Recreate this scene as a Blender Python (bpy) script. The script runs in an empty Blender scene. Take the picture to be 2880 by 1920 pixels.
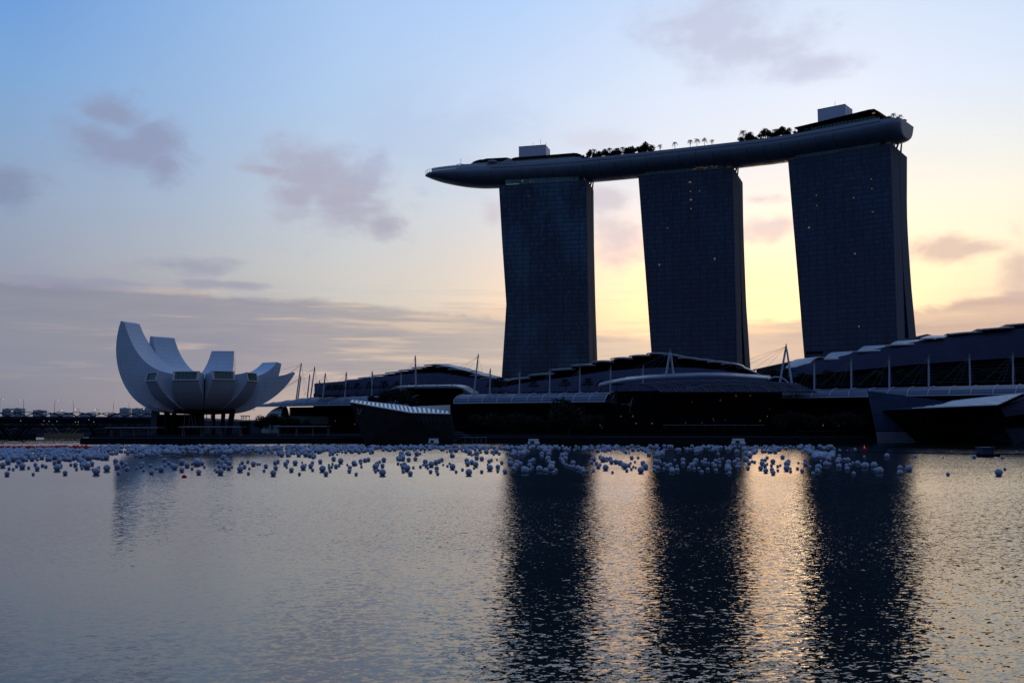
import bpy, math, random
from mathutils import Vector, Matrix, noise as mnoise
random.seed(7)
R = math.radians
scene = bpy.context.scene
COL = scene.collection

# ------------------------------------------------------------ camera, sky, sun, exposure
F = 2800.0                      # focal length in pixels of the 2880 wide photograph
H = 8.0                         # eye height above the water
P = math.atan(235 / 2800)       # pitch
cam_d = bpy.data.cameras.new('camera'); cam = bpy.data.objects.new('camera', cam_d); COL.objects.link(cam)
cam.location = (0, 0, H); cam.rotation_euler = (R(90) + P, 0, 0)
cam_d.sensor_width = 36; cam_d.lens = 35.0; cam_d.clip_start = .5; cam_d.clip_end = 60000
scene.camera = cam
scene.view_settings.view_transform = 'Standard'; scene.view_settings.look = 'None'
scene.view_settings.exposure = 0; scene.view_settings.gamma = 1

def ray(px, py):
    u = (px - 1440) / F; v = (960 - py) / F
    return (u, math.cos(P) - v * math.sin(P), math.sin(P) + v * math.cos(P))
def G(px, py, Z):               # point seen there at height Z
    r = ray(px, py); t = (Z - H) / r[2]; return Vector((r[0] * t, r[1] * t, Z))
def W(px, py, Y):               # point seen there at distance Y
    r = ray(px, py); t = Y / r[1]; return Vector((r[0] * t, Y, H + r[2] * t))
def lin(c):
    return tuple(((x / 255) / 12.92 if x / 255 <= .04045 else ((x / 255 + .055) / 1.055) ** 2.4) for x in c) + (1,)

class NT:
    def __init__(s, nt): s.t = nt; s.n = nt.nodes; s.l = nt.links
    def new(s, ty, **kw):
        n = s.n.new(ty)
        for k, v in kw.items(): setattr(n, k, v)
        return n
    def put(s, sock, v):
        if isinstance(v, bpy.types.NodeSocket): s.l.new(v, sock)
        else: sock.default_value = v
    def math(s, op, a, b=0.0, c=None, clamp=False):
        n = s.new('ShaderNodeMath', operation=op, use_clamp=clamp); s.put(n.inputs[0], a); s.put(n.inputs[1], b)
        if c is not None: s.put(n.inputs[2], c)
        return n.outputs[0]
    def comb(s, x, y, z):
        n = s.new('ShaderNodeCombineXYZ')
        for i, v in enumerate((x, y, z)): s.put(n.inputs[i], v)
        return n.outputs[0]
    def noise(s, vec, scale=1.0, detail=4.0, rough=.5, dist=0.0):
        n = s.new('ShaderNodeTexNoise'); s.put(n.inputs['Vector'], vec); s.put(n.inputs['Scale'], scale)
        n.inputs['Detail'].default_value = detail; n.inputs['Roughness'].default_value = rough; n.inputs['Distortion'].default_value = dist
        return n.outputs['Fac']
    def mix(s, f, a, b, mode='MIX'):
        n = s.new('ShaderNodeMix', data_type='RGBA', blend_type=mode); s.put(n.inputs[0], f); s.put(n.inputs[6], a); s.put(n.inputs[7], b)
        return n.outputs[2]
    def smooth(s, v, a, b):
        n = s.new('ShaderNodeMapRange', interpolation_type='SMOOTHSTEP'); s.put(n.inputs[0], v)
        n.inputs[1].default_value = a; n.inputs[2].default_value = b; return n.outputs[0]
    def linmap(s, v, a, b, c=0.0, d=1.0):
        n = s.new('ShaderNodeMapRange'); s.put(n.inputs[0], v)
        for i, q in enumerate((a, b, c, d)): n.inputs[i + 1].default_value = q
        return n.outputs[0]
    def ramp(s, v, stops, interp='LINEAR'):
        n = s.new('ShaderNodeValToRGB'); cr = n.color_ramp; cr.interpolation = interp
        while len(cr.elements) > 1: cr.elements.remove(cr.elements[0])
        cr.elements[0].position = stops[0][0]; cr.elements[0].color = stops[0][1]
        for p_, c_ in stops[1:]:
            e = cr.elements.new(p_); e.color = c_
        s.put(n.inputs[0], v); return n.outputs['Color']

# world: dawn sky, brighter and yellower to the right where the sun is about to come up
world = bpy.data.worlds.new('World'); scene.world = world; world.use_nodes = True
w = NT(world.node_tree); w.n.clear()
tc = w.new('ShaderNodeTexCoord'); sep = w.new('ShaderNodeSeparateXYZ'); w.l.new(tc.outputs['Generated'], sep.inputs[0])
az = w.math('MULTIPLY', w.math('ARCTAN2', sep.outputs[0], sep.outputs[1]), 57.29578)
el = w.math('MULTIPLY', w.math('ARCSINE', sep.outputs[2]), 57.29578)
ael = w.math('ABSOLUTE', el)
def AE(px, py):
    r = Vector(ray(px, py)).normalized(); return math.degrees(math.atan2(r[0], r[1])), math.degrees(math.asin(r[2]))
# gentle banding of the low sky
bn = w.noise(w.comb(w.math('MULTIPLY', az, .055), w.math('MULTIPLY', el, .42), 3.0), 1.0, 5, .55)
ww = w.smooth(ael, 11, 5)
warp = w.math('MULTIPLY', w.math('MULTIPLY', w.math('SUBTRACT', bn, .5), 4.0), ww)
elw = w.math('MAXIMUM', w.math('ADD', ael, warp), 0.0)
XS = [0, 480, 960, 1440, 1920, 2400, 2880]
AZ = [-27.2, -18.9, -9.7, 0, 9.7, 18.9, 27.2]
ROWS = [
 (0,    [(100,152,220),(140,179,228),(170,201,242),(184,212,251),(206,224,252),(214,228,251),(204,222,250)]),
 (300,  [(126,168,216),(152,184,224),(180,206,238),(206,222,247),(228,237,253),(236,242,255),(224,235,253)]),
 (600,  [(148,167,194),(168,184,206),(198,208,218),(220,222,227),(244,240,240),(254,247,230),(253,247,230)]),
 (780,  [(151,160,180),(178,181,188),(207,205,202),(228,218,206),(254,236,206),(254,243,212),(254,242,210)]),
 (840,  [(152,156,172),(172,172,178),(204,200,194),(236,219,198),(254,238,204),(254,246,206),(250,232,202)]),
 (900,  [(150,152,168),(170,166,170),(196,186,180),(224,206,186),(254,238,198),(254,244,198),(236,208,180)]),
 (1000, [(146,146,156),(164,156,158),(196,182,174),(216,196,180),(246,220,186),(234,208,180),(214,186,166)]),
 (1080, [(138,138,150),(162,152,156),(210,186,168),(222,198,176),(242,212,180),(220,192,168),(200,174,158)]),
 (1185, [(126,128,144),(156,146,152),(200,176,162),(204,180,164),(214,182,158),(200,172,154),(184,158,150)]),
]
BACK = [(.09,.155,.30),(.055,.095,.19),(.028,.048,.098),(.018,.030,.060),(.014,.024,.048),(.012,.020,.040),(.010,.017,.034),(.009,.015,.030),(.008,.013,.026)]
SIDE_L = [(.15,.35,.78),(.13,.30,.68),(.10,.22,.50),(.10,.17,.33),(.08,.14,.27),(.075,.12,.24),(.07,.11,.21),(.065,.10,.19),(.06,.09,.17)]
SIDE_R = [(.30,.42,.66),(.30,.40,.60),(.28,.33,.44),(.22,.24,.31),(.18,.19,.24),(.16,.165,.20),(.14,.14,.17),(.12,.12,.15),(.10,.10,.13)]
posn = w.linmap(az, -180, 180)
def rowramp(cols, b, l, r):
    st = [(0, b), (90 / 360, tuple(.5 * (b[i] + l[i]) for i in range(3)) + (1,)), ((180 - 55) / 360, l)]
    st += [((a + 180) / 360, lin(c)) for a, c in zip(AZ, cols)]
    st += [((180 + 60) / 360, r), (270 / 360, tuple(.6 * b[i] + .4 * r[i] for i in range(3)) + (1,)), (1, b)]
    return w.ramp(posn, st)
rows = []
for (py, cols), b, l, r in zip(ROWS, BACK, SIDE_L, SIDE_R):
    rows.append((AE(1440, py)[1], rowramp(cols, b + (1,), l + (1,), r + (1,))))
zen = rowramp([(104,142,200)] * 2 + [(116,152,206)] * 2 + [(128,162,212)] * 3, (.19,.31,.60,1), (.17,.34,.70,1), (.24,.37,.64,1))
c = w.mix(w.smooth(elw, rows[0][0], 55), rows[0][1], zen)
for i in range(len(rows) - 1):
    (e0, c0), (e1, c1) = rows[i], rows[i + 1]
    c = w.mix(w.linmap(elw, e0, e1), c, c1)
# the glow where the sun is about to rise, brighter than the film can hold
gx = w.math('DIVIDE', w.math('SUBTRACT', az, 13), 10.5); gy = w.math('DIVIDE', w.math('SUBTRACT', ael, 7.6), 3.9)
gm = w.math('POWER', 2.71828, w.math('MULTIPLY', w.math('ADD', w.math('MULTIPLY', gx, gx), w.math('MULTIPLY', gy, gy)), -1.0))
c = w.mix(gm, c, w.mix(1.0, c, (2.0, 1.36, .98, 1), 'MULTIPLY'))
# the low cloud bank with its upper edge
xa = w.linmap(az, -30, 30)
edge = w.ramp(xa, [((a + 30) / 60, (e / 10,) * 3 + (1,)) for a, e in ((-27,7.3),(-14,7.15),(-8,6.9),(-3,6.3),(0,6.0),(4,5.0),(10,5.3),(14,5.8),(21,5.9),(27,6.8))])
esep = w.new('ShaderNodeSeparateColor'); w.l.new(edge, esep.inputs[0])
en = w.noise(w.comb(w.math('MULTIPLY', az, .16), w.math('MULTIPLY', el, .5), 31.0), 1.0, 6, .6, .4)
ed_ = w.math('ADD', w.math('MULTIPLY', esep.outputs[0], 10.0), w.math('MULTIPLY', w.math('SUBTRACT', en, .5), 1.9))
bank = w.math('MULTIPLY', w.smooth(w.math('SUBTRACT', ael, ed_), .18, -.30), w.smooth(ael, .6, 3.6))
bank = w.math('MULTIPLY', bank, w.linmap(w.noise(w.comb(w.math('MULTIPLY', az, .10), w.math('MULTIPLY', el, .9), 41.0), 1.0, 5, .6), .35, .65, .97, .55))
bcol = w.ramp(xa, [((a + 30) / 60, lin(q)) for a, q in ((-27,(138,141,157)),(-14,(148,147,161)),(-8,(166,160,163)),(0,(188,178,172)),(8,(218,200,180)),(22,(202,177,164)),(28,(204,176,162)))])
c = w.mix(bank, c, bcol)
# clouds: soft shapes fixed in the sky
cn = w.noise(w.comb(w.math('MULTIPLY', az, .22), w.math('MULTIPLY', el, .36), 9.0), 1.0, 6, .56, .35)
cn2 = w.noise(w.comb(w.math('MULTIPLY', az, .9), w.math('MULTIPLY', el, 1.5), 4.0), 1.0, 4, .55)
wob = w.math('ADD', w.math('MULTIPLY', w.math('SUBTRACT', cn, .5), 3.6), w.math('MULTIPLY', w.math('SUBTRACT', cn2, .5), 1.0))
def cloud(c, blobs, col, strength, soft=1.0):
    tot = None
    for px, py, rx, ry in blobs:
        a0, e0 = AE(px, py); k = 57.3 / F
        dx = w.math('DIVIDE', w.math('SUBTRACT', az, a0), rx * k)
        dy = w.math('DIVIDE', w.math('SUBTRACT', el, e0), ry * k)
        d = w.math('SQRT', w.math('ADD', w.math('MULTIPLY', dx, dx), w.math('MULTIPLY', dy, dy)))
        tot = d if tot is None else w.math('MINIMUM', tot, d)
    v = w.math('ADD', tot, wob)
    f = w.math('MULTIPLY', w.smooth(v, 1.75 * soft, .15), strength)
    return w.mix(f, c, lin(col))
c = cloud(c, [(335,325,66,42),(260,385,70,36),(420,395,60,52),(340,430,110,40),(460,470,50,36)], (142,148,178), .74)
c = cloud(c, [(880,490,110,75),(960,560,130,90),(840,560,70,60),(1080,640,60,40),(760,480,60,14)], (170,166,186), .78)
c = cloud(c, [(0,520,75,48)], (132,144,174), .8)
c = cloud(c, [(1990,70,150,70),(2130,130,160,50),(2290,180,110,30)], (190,192,216), .62, 1.1)
c = cloud(c, [(1180,380,200,90)], (176,196,228), .35, 1.2)
c = cloud(c, [(2650,705,75,26),(2720,700,90,16),(2870,770,34,60)], (212,186,176), .75)
c = cloud(c, [(1700,560,60,26),(1745,680,70,48),(1390,610,30,30),(2140,560,60,14),(2150,645,85,32)], (206,194,204), .62)
c = cloud(c, [(1690,390,80,24)], (214,212,228), .5)
c = cloud(c, [(480,745,130,22),(300,800,200,12),(640,800,120,10)], (148,148,172), .6)
# thin peach streaks low on the left and the centre
sn = w.noise(w.comb(w.math('MULTIPLY', az, .09), w.math('MULTIPLY', el, 1.3), 17.0), 1.0, 5, .6, .2)
sm = w.math('MULTIPLY', w.math('MULTIPLY', w.smooth(ael, 1.0, 2.6), w.smooth(ael, 8.8, 6.5)), w.math('MULTIPLY', w.smooth(az, -30, -12), w.smooth(az, 30, 6)))
c = w.mix(w.math('MULTIPLY', w.math('MULTIPLY', w.smooth(sn, .52, .68), sm), .55), c, lin((236,208,182)))
c = w.mix(w.math('MULTIPLY', w.math('MULTIPLY', w.smooth(sn, .46, .32), sm), .22), c, lin((140,134,156)))
bg1 = w.new('ShaderNodeBackground'); w.l.new(c, bg1.inputs[0]); bg1.inputs[1].default_value = 1.03
sky = w.new('ShaderNodeTexSky', sky_type='NISHITA'); sky.sun_disc = False; sky.sun_elevation = R(2); sky.sun_rotation = R(19); sky.air_density = 1.5; sky.dust_density = 2
bg2 = w.new('ShaderNodeBackground'); w.l.new(sky.outputs[0], bg2.inputs[0]); bg2.inputs[1].default_value = .05
mxs = w.new('ShaderNodeMixShader'); mxs.inputs[0].default_value = .03
w.l.new(bg1.outputs[0], mxs.inputs[1]); w.l.new(bg2.outputs[0], mxs.inputs[2])
wo = w.new('ShaderNodeOutputWorld'); w.l.new(mxs.outputs[0], wo.inputs[0])
sun_d = bpy.data.lights.new('sun', 'SUN'); sun_d.energy = .15; sun_d.angle = R(10); sun_d.color = (1, .78, .55)
sun = bpy.data.objects.new('sun', sun_d); COL.objects.link(sun)
sun.rotation_euler = Vector((math.sin(R(19)) * math.cos(R(2)), math.cos(R(19)) * math.cos(R(2)), math.sin(R(2)))).to_track_quat('Z', 'Y').to_euler()

# ------------------------------------------------------------ materials
MATS = {}
def mat(name, col, rough=.6, metal=0.0, spec=.5, emit=None, es=1.0, var=0.0, vscale=.3, bump=0.0, bscale=2.0):
    if name in MATS: return MATS[name]
    m = bpy.data.materials.new(name); m.use_nodes = True; t = NT(m.node_tree)
    b = t.n['Principled BSDF']; b.inputs['Roughness'].default_value = rough; b.inputs['Metallic'].default_value = metal
    b.inputs['Specular IOR Level'].default_value = spec
    col = tuple(col) + (1,)
    if var:
        g = t.new('ShaderNodeNewGeometry')
        n = t.noise(g.outputs['Position'], vscale, 5, .6)
        lo = tuple(x * (1 - var) for x in col[:3]) + (1,); hi = tuple(min(1, x * (1 + var)) for x in col[:3]) + (1,)
        t.l.new(t.ramp(n, [(.3, lo), (.7, hi)]), b.inputs['Base Color'])
        t.l.new(t.linmap(n, .3, .7, max(.05, rough - .08), min(1, rough + .08)), b.inputs['Roughness'])
    else: b.inputs['Base Color'].default_value = col
    if bump:
        g = t.new('ShaderNodeNewGeometry'); n = t.noise(g.outputs['Position'], bscale, 4, .6)
        bp = t.new('ShaderNodeBump'); bp.inputs['Distance'].default_value = bump; t.l.new(n, bp.inputs['Height']); t.l.new(bp.outputs[0], b.inputs['Normal'])
    if emit:
        b.inputs['Emission Color'].default_value = tuple(emit) + (1,); b.inputs['Emission Strength'].default_value = es
    MATS[name] = m; return m

def facade_mat(name, base, hi, du, dv, rough=.22, amt=.5, blot=.5):
    """curtain wall: panels in object space (u along the wall = local x, z up)"""
    m = bpy.data.materials.new(name); m.use_nodes = True; t = NT(m.node_tree); b = t.n['Principled BSDF']
    tcn = t.new('ShaderNodeTexCoord'); s = t.new('ShaderNodeSeparateXYZ'); t.l.new(tcn.outputs['Object'], s.inputs[0])
    iu = t.math('FLOOR', t.math('DIVIDE', s.outputs[0], du)); iv = t.math('FLOOR', t.math('DIVIDE', s.outputs[2], dv))
    wn = t.new('ShaderNodeTexWhiteNoise', noise_dimensions='2D'); t.l.new(t.comb(iu, iv, 0), wn.inputs['Vector'])
    fu = t.math('FRACT', t.math('DIVIDE', s.outputs[0], du)); fv = t.math('FRACT', t.math('DIVIDE', s.outputs[2], dv))
    line = t.math('MAXIMUM', t.math('LESS_THAN', fu, .10), t.math('LESS_THAN', fv, .28))
    fu6 = t.math('FRACT', t.math('DIVIDE', s.outputs[0], du * 4)); line6 = t.math('LESS_THAN', fu6, .07)
    big = t.noise(t.comb(t.math('MULTIPLY', s.outputs[0], .035), t.math('MULTIPLY', s.outputs[2], .016), 2.0), 1.0, 3, .5)
    f = t.math('MULTIPLY', t.math('POWER', wn.outputs[0], 2.2), amt)
    f = t.math('ADD', f, t.math('MULTIPLY', t.smooth(big, .42, .62), blot))
    colr = t.mix(t.math('MINIMUM', f, 1.0), tuple(base) + (1,), tuple(hi) + (1,))
    colr = t.mix(t.math('MULTIPLY', line, .62), colr, (.006, .010, .018, 1))
    colr = t.mix(t.math('MULTIPLY', line6, .8), colr, (.003, .005, .010, 1))
    t.l.new(colr, b.inputs['Base Color'])
    t.l.new(t.math('ADD', t.math('MULTIPLY', wn.outputs[0], .12), rough), b.inputs['Roughness'])
    b.inputs['Specular IOR Level'].default_value = .3
    MATS[name] = m; return m

M = {}
M['water'] = None
M['white'] = mat('painted white panel', (.74, .77, .80), .45, var=.06, vscale=.15)
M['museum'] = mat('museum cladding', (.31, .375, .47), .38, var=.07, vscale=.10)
def add_joints(m, dz, amt):
    t = NT(m.node_tree); b = t.n['Principled BSDF']; g = t.new('ShaderNodeNewGeometry'); q = t.new('ShaderNodeSeparateXYZ'); t.l.new(g.outputs['Position'], q.inputs[0])
    ln = t.math('LESS_THAN', t.math('FRACT', t.math('DIVIDE', q.outputs[2], dz)), .09)
    st = t.noise(t.comb(t.math('MULTIPLY', q.outputs[0], .5), t.math('MULTIPLY', q.outputs[1], .5), t.math('MULTIPLY', q.outputs[2], .06)), 1.0, 4, .6)
    src = b.inputs['Base Color'].links[0].from_socket
    k = t.math('SUBTRACT', 1.0, t.math('ADD', t.math('MULTIPLY', ln, amt), t.math('MULTIPLY', t.smooth(st, .5, .75), amt * .9)))
    cc = t.new('ShaderNodeCombineColor'); [t.l.new(k, cc.inputs[i]) for i in range(3)]
    t.l.new(t.mix(1.0, src, cc.outputs[0], 'MULTIPLY'), b.inputs['Base Color'])
add_joints(M['museum'], 2.3, .16)
M['museum_glass'] = mat('museum skylight', (.035, .07, .065), .15, var=.3, vscale=.6)
M['endwall'] = mat('tower end concrete', (.085, .10, .135), .85, spec=.03, var=.08, vscale=.05)
M['hull'] = mat('sky park cladding', (.105, .15, .21), .42, var=.10, vscale=.08)
M['hull_light'] = mat('sky park parapet', (.20, .235, .30), .5, var=.08, vscale=.1)
M['roofbox'] = mat('plant room cladding', (.36, .40, .50), .5, var=.05, vscale=.2)
M['dark'] = mat('dark structure', (.007, .009, .014), .7, spec=.03, var=.25, vscale=.2)
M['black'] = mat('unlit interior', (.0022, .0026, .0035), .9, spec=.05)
M['slate'] = mat('slate metal roof', (.030, .034, .062), .8, spec=0.0, var=.12, vscale=.06)
M['leaf_edge'] = mat('roof leaf metal', (.17, .20, .26), .4, var=.1, vscale=.1)
M['leaf_pale'] = mat('pale roof leaf', (.34, .37, .41), .45, var=.1, vscale=.12)
M['canopy'] = mat('canopy sheeting', (.060, .078, .135), .45, spec=.35, var=.10, vscale=.15)
M['rib'] = mat('white steel', (.33, .37, .46), .4)
M['mast'] = mat('mast steel', (.26, .31, .40), .4)
M['cable'] = mat('steel cable', (.055, .06, .075), .5)
M['deck'] = mat('quay concrete', (.012, .015, .022), .8, spec=0.0, var=.2, vscale=.4)
M['quay_edge'] = mat('quay coping', (.07, .08, .105), .7, spec=.2, var=.1)
M['roof_grey'] = mat('pavilion roof grey', (.085, .095, .12), .5, spec=.2)
M['crystal'] = mat('pavilion dark glass', (.010, .014, .018), .4, spec=.06, var=.35, vscale=.25)
M['crystal_blue'] = mat('pavilion blue panel', (.030, .048, .098), .5, spec=.05, var=.18, vscale=.2)
M['stone'] = mat('pale stone base', (.13, .16, .22), .6, var=.12, vscale=.2)
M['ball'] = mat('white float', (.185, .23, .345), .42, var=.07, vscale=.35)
M['redball'] = mat('red float', (.30, .004, .008), .6, spec=.1, var=.15, vscale=1.)
M['leaf'] = mat('dark foliage', (.010, .014, .010), .7, spec=.1, var=.4, vscale=.5)
M['trunk'] = mat('bark', (.022, .018, .014), .9, spec=.1, var=.3, vscale=2.)
M['warm'] = mat('warm lamp', (.5, .3, .1), .5, emit=(1, .50, .18), es=.12)
M['warm_dim'] = mat('dim warm interior', (.2, .1, .05), .5, emit=(1, .45, .15), es=.03)
M['lampwhite'] = mat('street light', (.8, .8, .8), .5, emit=(1, .82, .68), es=1.3)
M['red_lamp'] = mat('red marker', (.6, .03, .02), .4, emit=(1, .08, .04), es=.5)
M['glass_green'] = mat('green tinted glass', (.060, .095, .085), .2, spec=.3, var=.35, vscale=.12)
M['glass_pale'] = mat('pale glazing', (.13, .17, .17), .2, spec=.4, var=.3, vscale=.2)
M['distant'] = mat('hazed far building', (.22, .28, .35), .8, var=.1, vscale=.01)  # haze of distance is put into this pale colour, no air is built
M['farland'] = mat('far shore', (.020, .026, .036), .9, spec=.1, var=.4, vscale=.03)
M['crown'] = mat('crown glazing', (.13, .26, .31), .25, spec=.3, var=.3, vscale=.2)

# ------------------------------------------------------------ building helpers
class MB:
    def __init__(s): s.v = []; s.f = []
    def add(s, vs, fs):
        o = len(s.v); s.v += [Vector(v) for v in vs]; s.f += [[i + o for i in f] for f in fs]; return s
    def box(s, c, size, rz=0.0):
        x, y, z = [k / 2 for k in size]; m = Matrix.Rotation(rz, 3, 'Z'); c = Vector(c)
        vs = [m @ Vector(q) + c for q in ((-x,-y,-z),(x,-y,-z),(x,y,-z),(-x,y,-z),(-x,-y,z),(x,-y,z),(x,y,z),(-x,y,z))]
        return s.add(vs, [(0,3,2,1),(4,5,6,7),(0,1,5,4),(1,2,6,5),(2,3,7,6),(3,0,4,7)])
    def hexa(s, a, b):                       # two rings of four points joined
        return s.add(list(a) + list(b), [(3,2,1,0),(4,5,6,7),(0,1,5,4),(1,2,6,5),(2,3,7,6),(3,0,4,7)])
    def slab(s, pts, off):                   # polygon given thickness along off
        n = len(pts); off = Vector(off); a = [Vector(p) for p in pts]; b = [p + off for p in a]
        return s.add(a + b, [list(range(n - 1, -1, -1)), list(range(n, 2 * n))] + [(i, (i + 1) % n, n + (i + 1) % n, n + i) for i in range(n)])
    def tube(s, pts, r, n=6, caps=True):
        pts = [Vector(p) for p in pts]; k = len(pts); rr = r if isinstance(r, (list, tuple)) else [r] * k; rings = []
        up = Vector((0, 0, 1))
        for i, p in enumerate(pts):
            d = (pts[min(i + 1, k - 1)] - pts[max(i - 1, 0)]).normalized()
            a = d.cross(up)
            if a.length < .05: a = d.cross(Vector((1, 0, 0)))
            a.normalize(); b = d.cross(a)
            rings.append([p + (a * math.cos(6.2832 * j / n) + b * math.sin(6.2832 * j / n)) * rr[i] for j in range(n)])
        vs = [q for g in rings for q in g]
        fs = [(i * n + j, i * n + (j + 1) % n, (i + 1) * n + (j + 1) % n, (i + 1) * n + j) for i in range(k - 1) for j in range(n)]
        if caps: fs += [list(range(n))[::-1], [(k - 1) * n + j for j in range(n)]]
        return s.add(vs, fs)
    def loft(s, rings, closed=True, caps=True):
        n = len(rings[0]); vs = [q for g in rings for q in g]; m = n if closed else n - 1
        fs = [(i * n + j, i * n + (j + 1) % n, (i + 1) * n + (j + 1) % n, (i + 1) * n + j) for i in range(len(rings) - 1) for j in range(m)]
        if caps and closed: fs += [list(range(n))[::-1], [(len(rings) - 1) * n + j for j in range(n)]]
        return s.add(vs, fs)
    def sphere(s, c, r, nu=12, nv=8, sz=1.0, jit=0.0):
        c = Vector(c); vs = [c + Vector((0, 0, -r * sz))]
        for i in range(1, nv):
            a = math.pi * i / nv - math.pi / 2
            for j in range(nu):
                b = 2 * math.pi * j / nu
                k = 1 + (random.uniform(-jit, jit) if jit else 0)
                vs.append(c + Vector((r * k * math.cos(a) * math.cos(b), r * k * math.cos(a) * math.sin(b), r * sz * k * math.sin(a))))
        vs.append(c + Vector((0, 0, r * sz))); L = len(vs) - 1
        fs = [(0, 1 + (j + 1) % nu, 1 + j) for j in range(nu)]
        for i in range(nv - 2):
            for j in range(nu):
                a = 1 + i * nu; fs.append((a + j, a + (j + 1) % nu, a + nu + (j + 1) % nu, a + nu + j))
        a = 1 + (nv - 2) * nu
        fs += [(a + j, a + (j + 1) % nu, L) for j in range(nu)]
        return s.add(vs, fs)
    def build(s, name, m, parent=None, loc=None, smooth=False, two=None):
        root = parent
        while root is not None and root.parent is not None: root = root.parent
        if loc is None: loc = Vector(root['_o']) if root is not None else Vector((0, 0, 0))
        loc = Vector(loc)
        rot = root['_r'] if root is not None and '_r' in root else 0.0
        mi = Matrix.Rotation(-rot, 3, 'Z')
        me = bpy.data.meshes.new(name); me.from_pydata([mi @ (v - loc) for v in s.v], [], s.f); me.materials.append(m)
        me.validate(); me.update()
        if smooth: me.polygons.foreach_set('use_smooth', [True] * len(me.polygons))
        o = bpy.data.objects.new(name, me); COL.objects.link(o)
        if parent is not None: o.parent = parent
        else: o.location = loc; o['_o'] = tuple(loc)
        return o

def tag(o, label=None, cat=None, group=None, kind=None):
    if label: o['label'] = label
    if cat: o['category'] = cat
    if group: o['group'] = group
    if kind: o['kind'] = kind
    return o
def thing(name, loc, label, cat, group=None, rz=0.0):
    o = bpy.data.objects.new(name, None); COL.objects.link(o); o.location = loc; o.rotation_euler = (0, 0, rz)
    o['_o'] = tuple(loc); o['_r'] = rz; o.empty_display_size = 1
    return tag(o, label, cat, group)
def kids(o): return [c for c in bpy.data.objects if c.parent == o]
def copy_tree(o, loc, rz=0.0, sc=1.0, label=None, children=None):
    c = o.copy(); COL.objects.link(c); c.location = loc; c.rotation_euler = (0, 0, rz)
    c.scale = (sc, sc, sc) if not isinstance(sc, tuple) else sc
    if label: c['label'] = label
    for k in (children if children is not None else kids(o)):
        d = k.copy(); COL.objects.link(d); d.parent = c
    return c
ORD = ['first','second','third','fourth','fifth','sixth','seventh','eighth','ninth','tenth','eleventh','twelfth','thirteenth','fourteenth','fifteenth','sixteenth','seventeenth','eighteenth']

#@@SETTING
# ------------------------------------------------------------ the setting: water, quay, far shore
def water_material():
    m = bpy.data.materials.new('bay water'); m.use_nodes = True; t = NT(m.node_tree); b = t.n['Principled BSDF']
    b.inputs['Base Color'].default_value = (.002, .007, .005, 1); b.inputs['Roughness'].default_value = .04; b.inputs['IOR'].default_value = 1.42
    g = t.new('ShaderNodeNewGeometry'); s = t.new('ShaderNodeSeparateXYZ'); t.l.new(g.outputs['Position'], s.inputs[0])
    x, y = s.outputs[0], s.outputs[1]
    # ripples run nearly across the view, tilted a little
    ca, sa = math.cos(R(9)), math.sin(R(9))
    xr = t.math('ADD', t.math('MULTIPLY', x, ca), t.math('MULTIPLY', y, sa)); yr = t.math('SUBTRACT', t.math('MULTIPLY', y, ca), t.math('MULTIPLY', x, sa))
    def nvec(fx, fy, off, detail, dist):
        n = t.new('ShaderNodeTexNoise'); t.l.new(t.comb(t.math('MULTIPLY', xr, fx), t.math('MULTIPLY', yr, fy), off), n.inputs['Vector'])
        n.inputs['Scale'].default_value = 1.0; n.inputs['Detail'].default_value = detail; n.inputs['Distortion'].default_value = dist
        q = t.new('ShaderNodeSeparateColor'); t.l.new(n.outputs['Color'], q.inputs[0])
        return t.math('SUBTRACT', q.outputs[0], .5), t.math('SUBTRACT', q.outputs[1], .5)
    ax, ay = nvec(2.3, 3.3, 0, 2.0, .6); bx, by = nvec(6.0, 8.0, 5, 1.0, .3); cx, cy = nvec(.12, .45, 9, 2.0, 0)
    patch = t.noise(t.comb(t.math('MULTIPLY', x, .014), t.math('MULTIPLY', y, .016), 1), 1.0, 3, .5)
    amp = t.math('ADD', .62, t.math('MULTIPLY', t.smooth(patch, .40, .62), .45))
    amp = t.math('MULTIPLY', amp, t.linmap(y, 32, 105, .82, .52))
    lft = t.math('ADD', .30, t.math('MULTIPLY', t.smooth(t.math('DIVIDE', x, t.math('MAXIMUM', y, 5.0)), -.42, .05), .70))
    amp = t.math('MULTIPLY', amp, lft)
    sx = t.math('ADD', t.math('MULTIPLY', ax, .58), t.math('ADD', t.math('MULTIPLY', bx, .38), t.math('MULTIPLY', cx, .03)))
    sy = t.math('ADD', t.math('MULTIPLY', ay, .46), t.math('ADD', t.math('MULTIPLY', by, .30), t.math('MULTIPLY', cy, .05)))
    # added tilt towards the near side, growing with distance, makes reflections catch brighter sky
    skew = t.math('MULTIPLY', t.linmap(y, 34, 120, -.002, -.060), t.math('ADD', .45, t.math('MULTIPLY', lft, .55)))
    vn = t.new('ShaderNodeVectorMath', operation='NORMALIZE'); t.l.new(t.comb(t.math('MULTIPLY', sx, amp), t.math('ADD', t.math('MULTIPLY', sy, amp), skew), 1.0), vn.inputs[0])
    t.l.new(vn.outputs[0], b.inputs['Normal'])
    return m
M['water'] = water_material()
mb = MB(); mb.add([(-12000, -3000, 0), (12000, -3000, 0), (12000, 22000, 0), (-12000, 22000, 0)], [(0, 1, 2, 3)])
tag(mb.build('water', M['water']), kind='structure')

shore = [G(225, 1246.5, 0), G(640, 1246.5, 0), G(960, 1245, 0), G(1280, 1242, 0), G(1800, 1241.8, 0), G(2450, 1241, 0), G(3200, 1240, 0)]
shore = [Vector((p.x, p.y, -.5)) for p in shore]
land = shore + [Vector((700, 480, -.5)), Vector((700, 1300, -.5)), Vector((-420, 1300, -.5)), Vector((-235, 620, -.5))]
mb = MB(); mb.slab(land, (0, 0, 2.7)); tag(mb.build('promenade', M['deck']), kind='structure')
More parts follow.
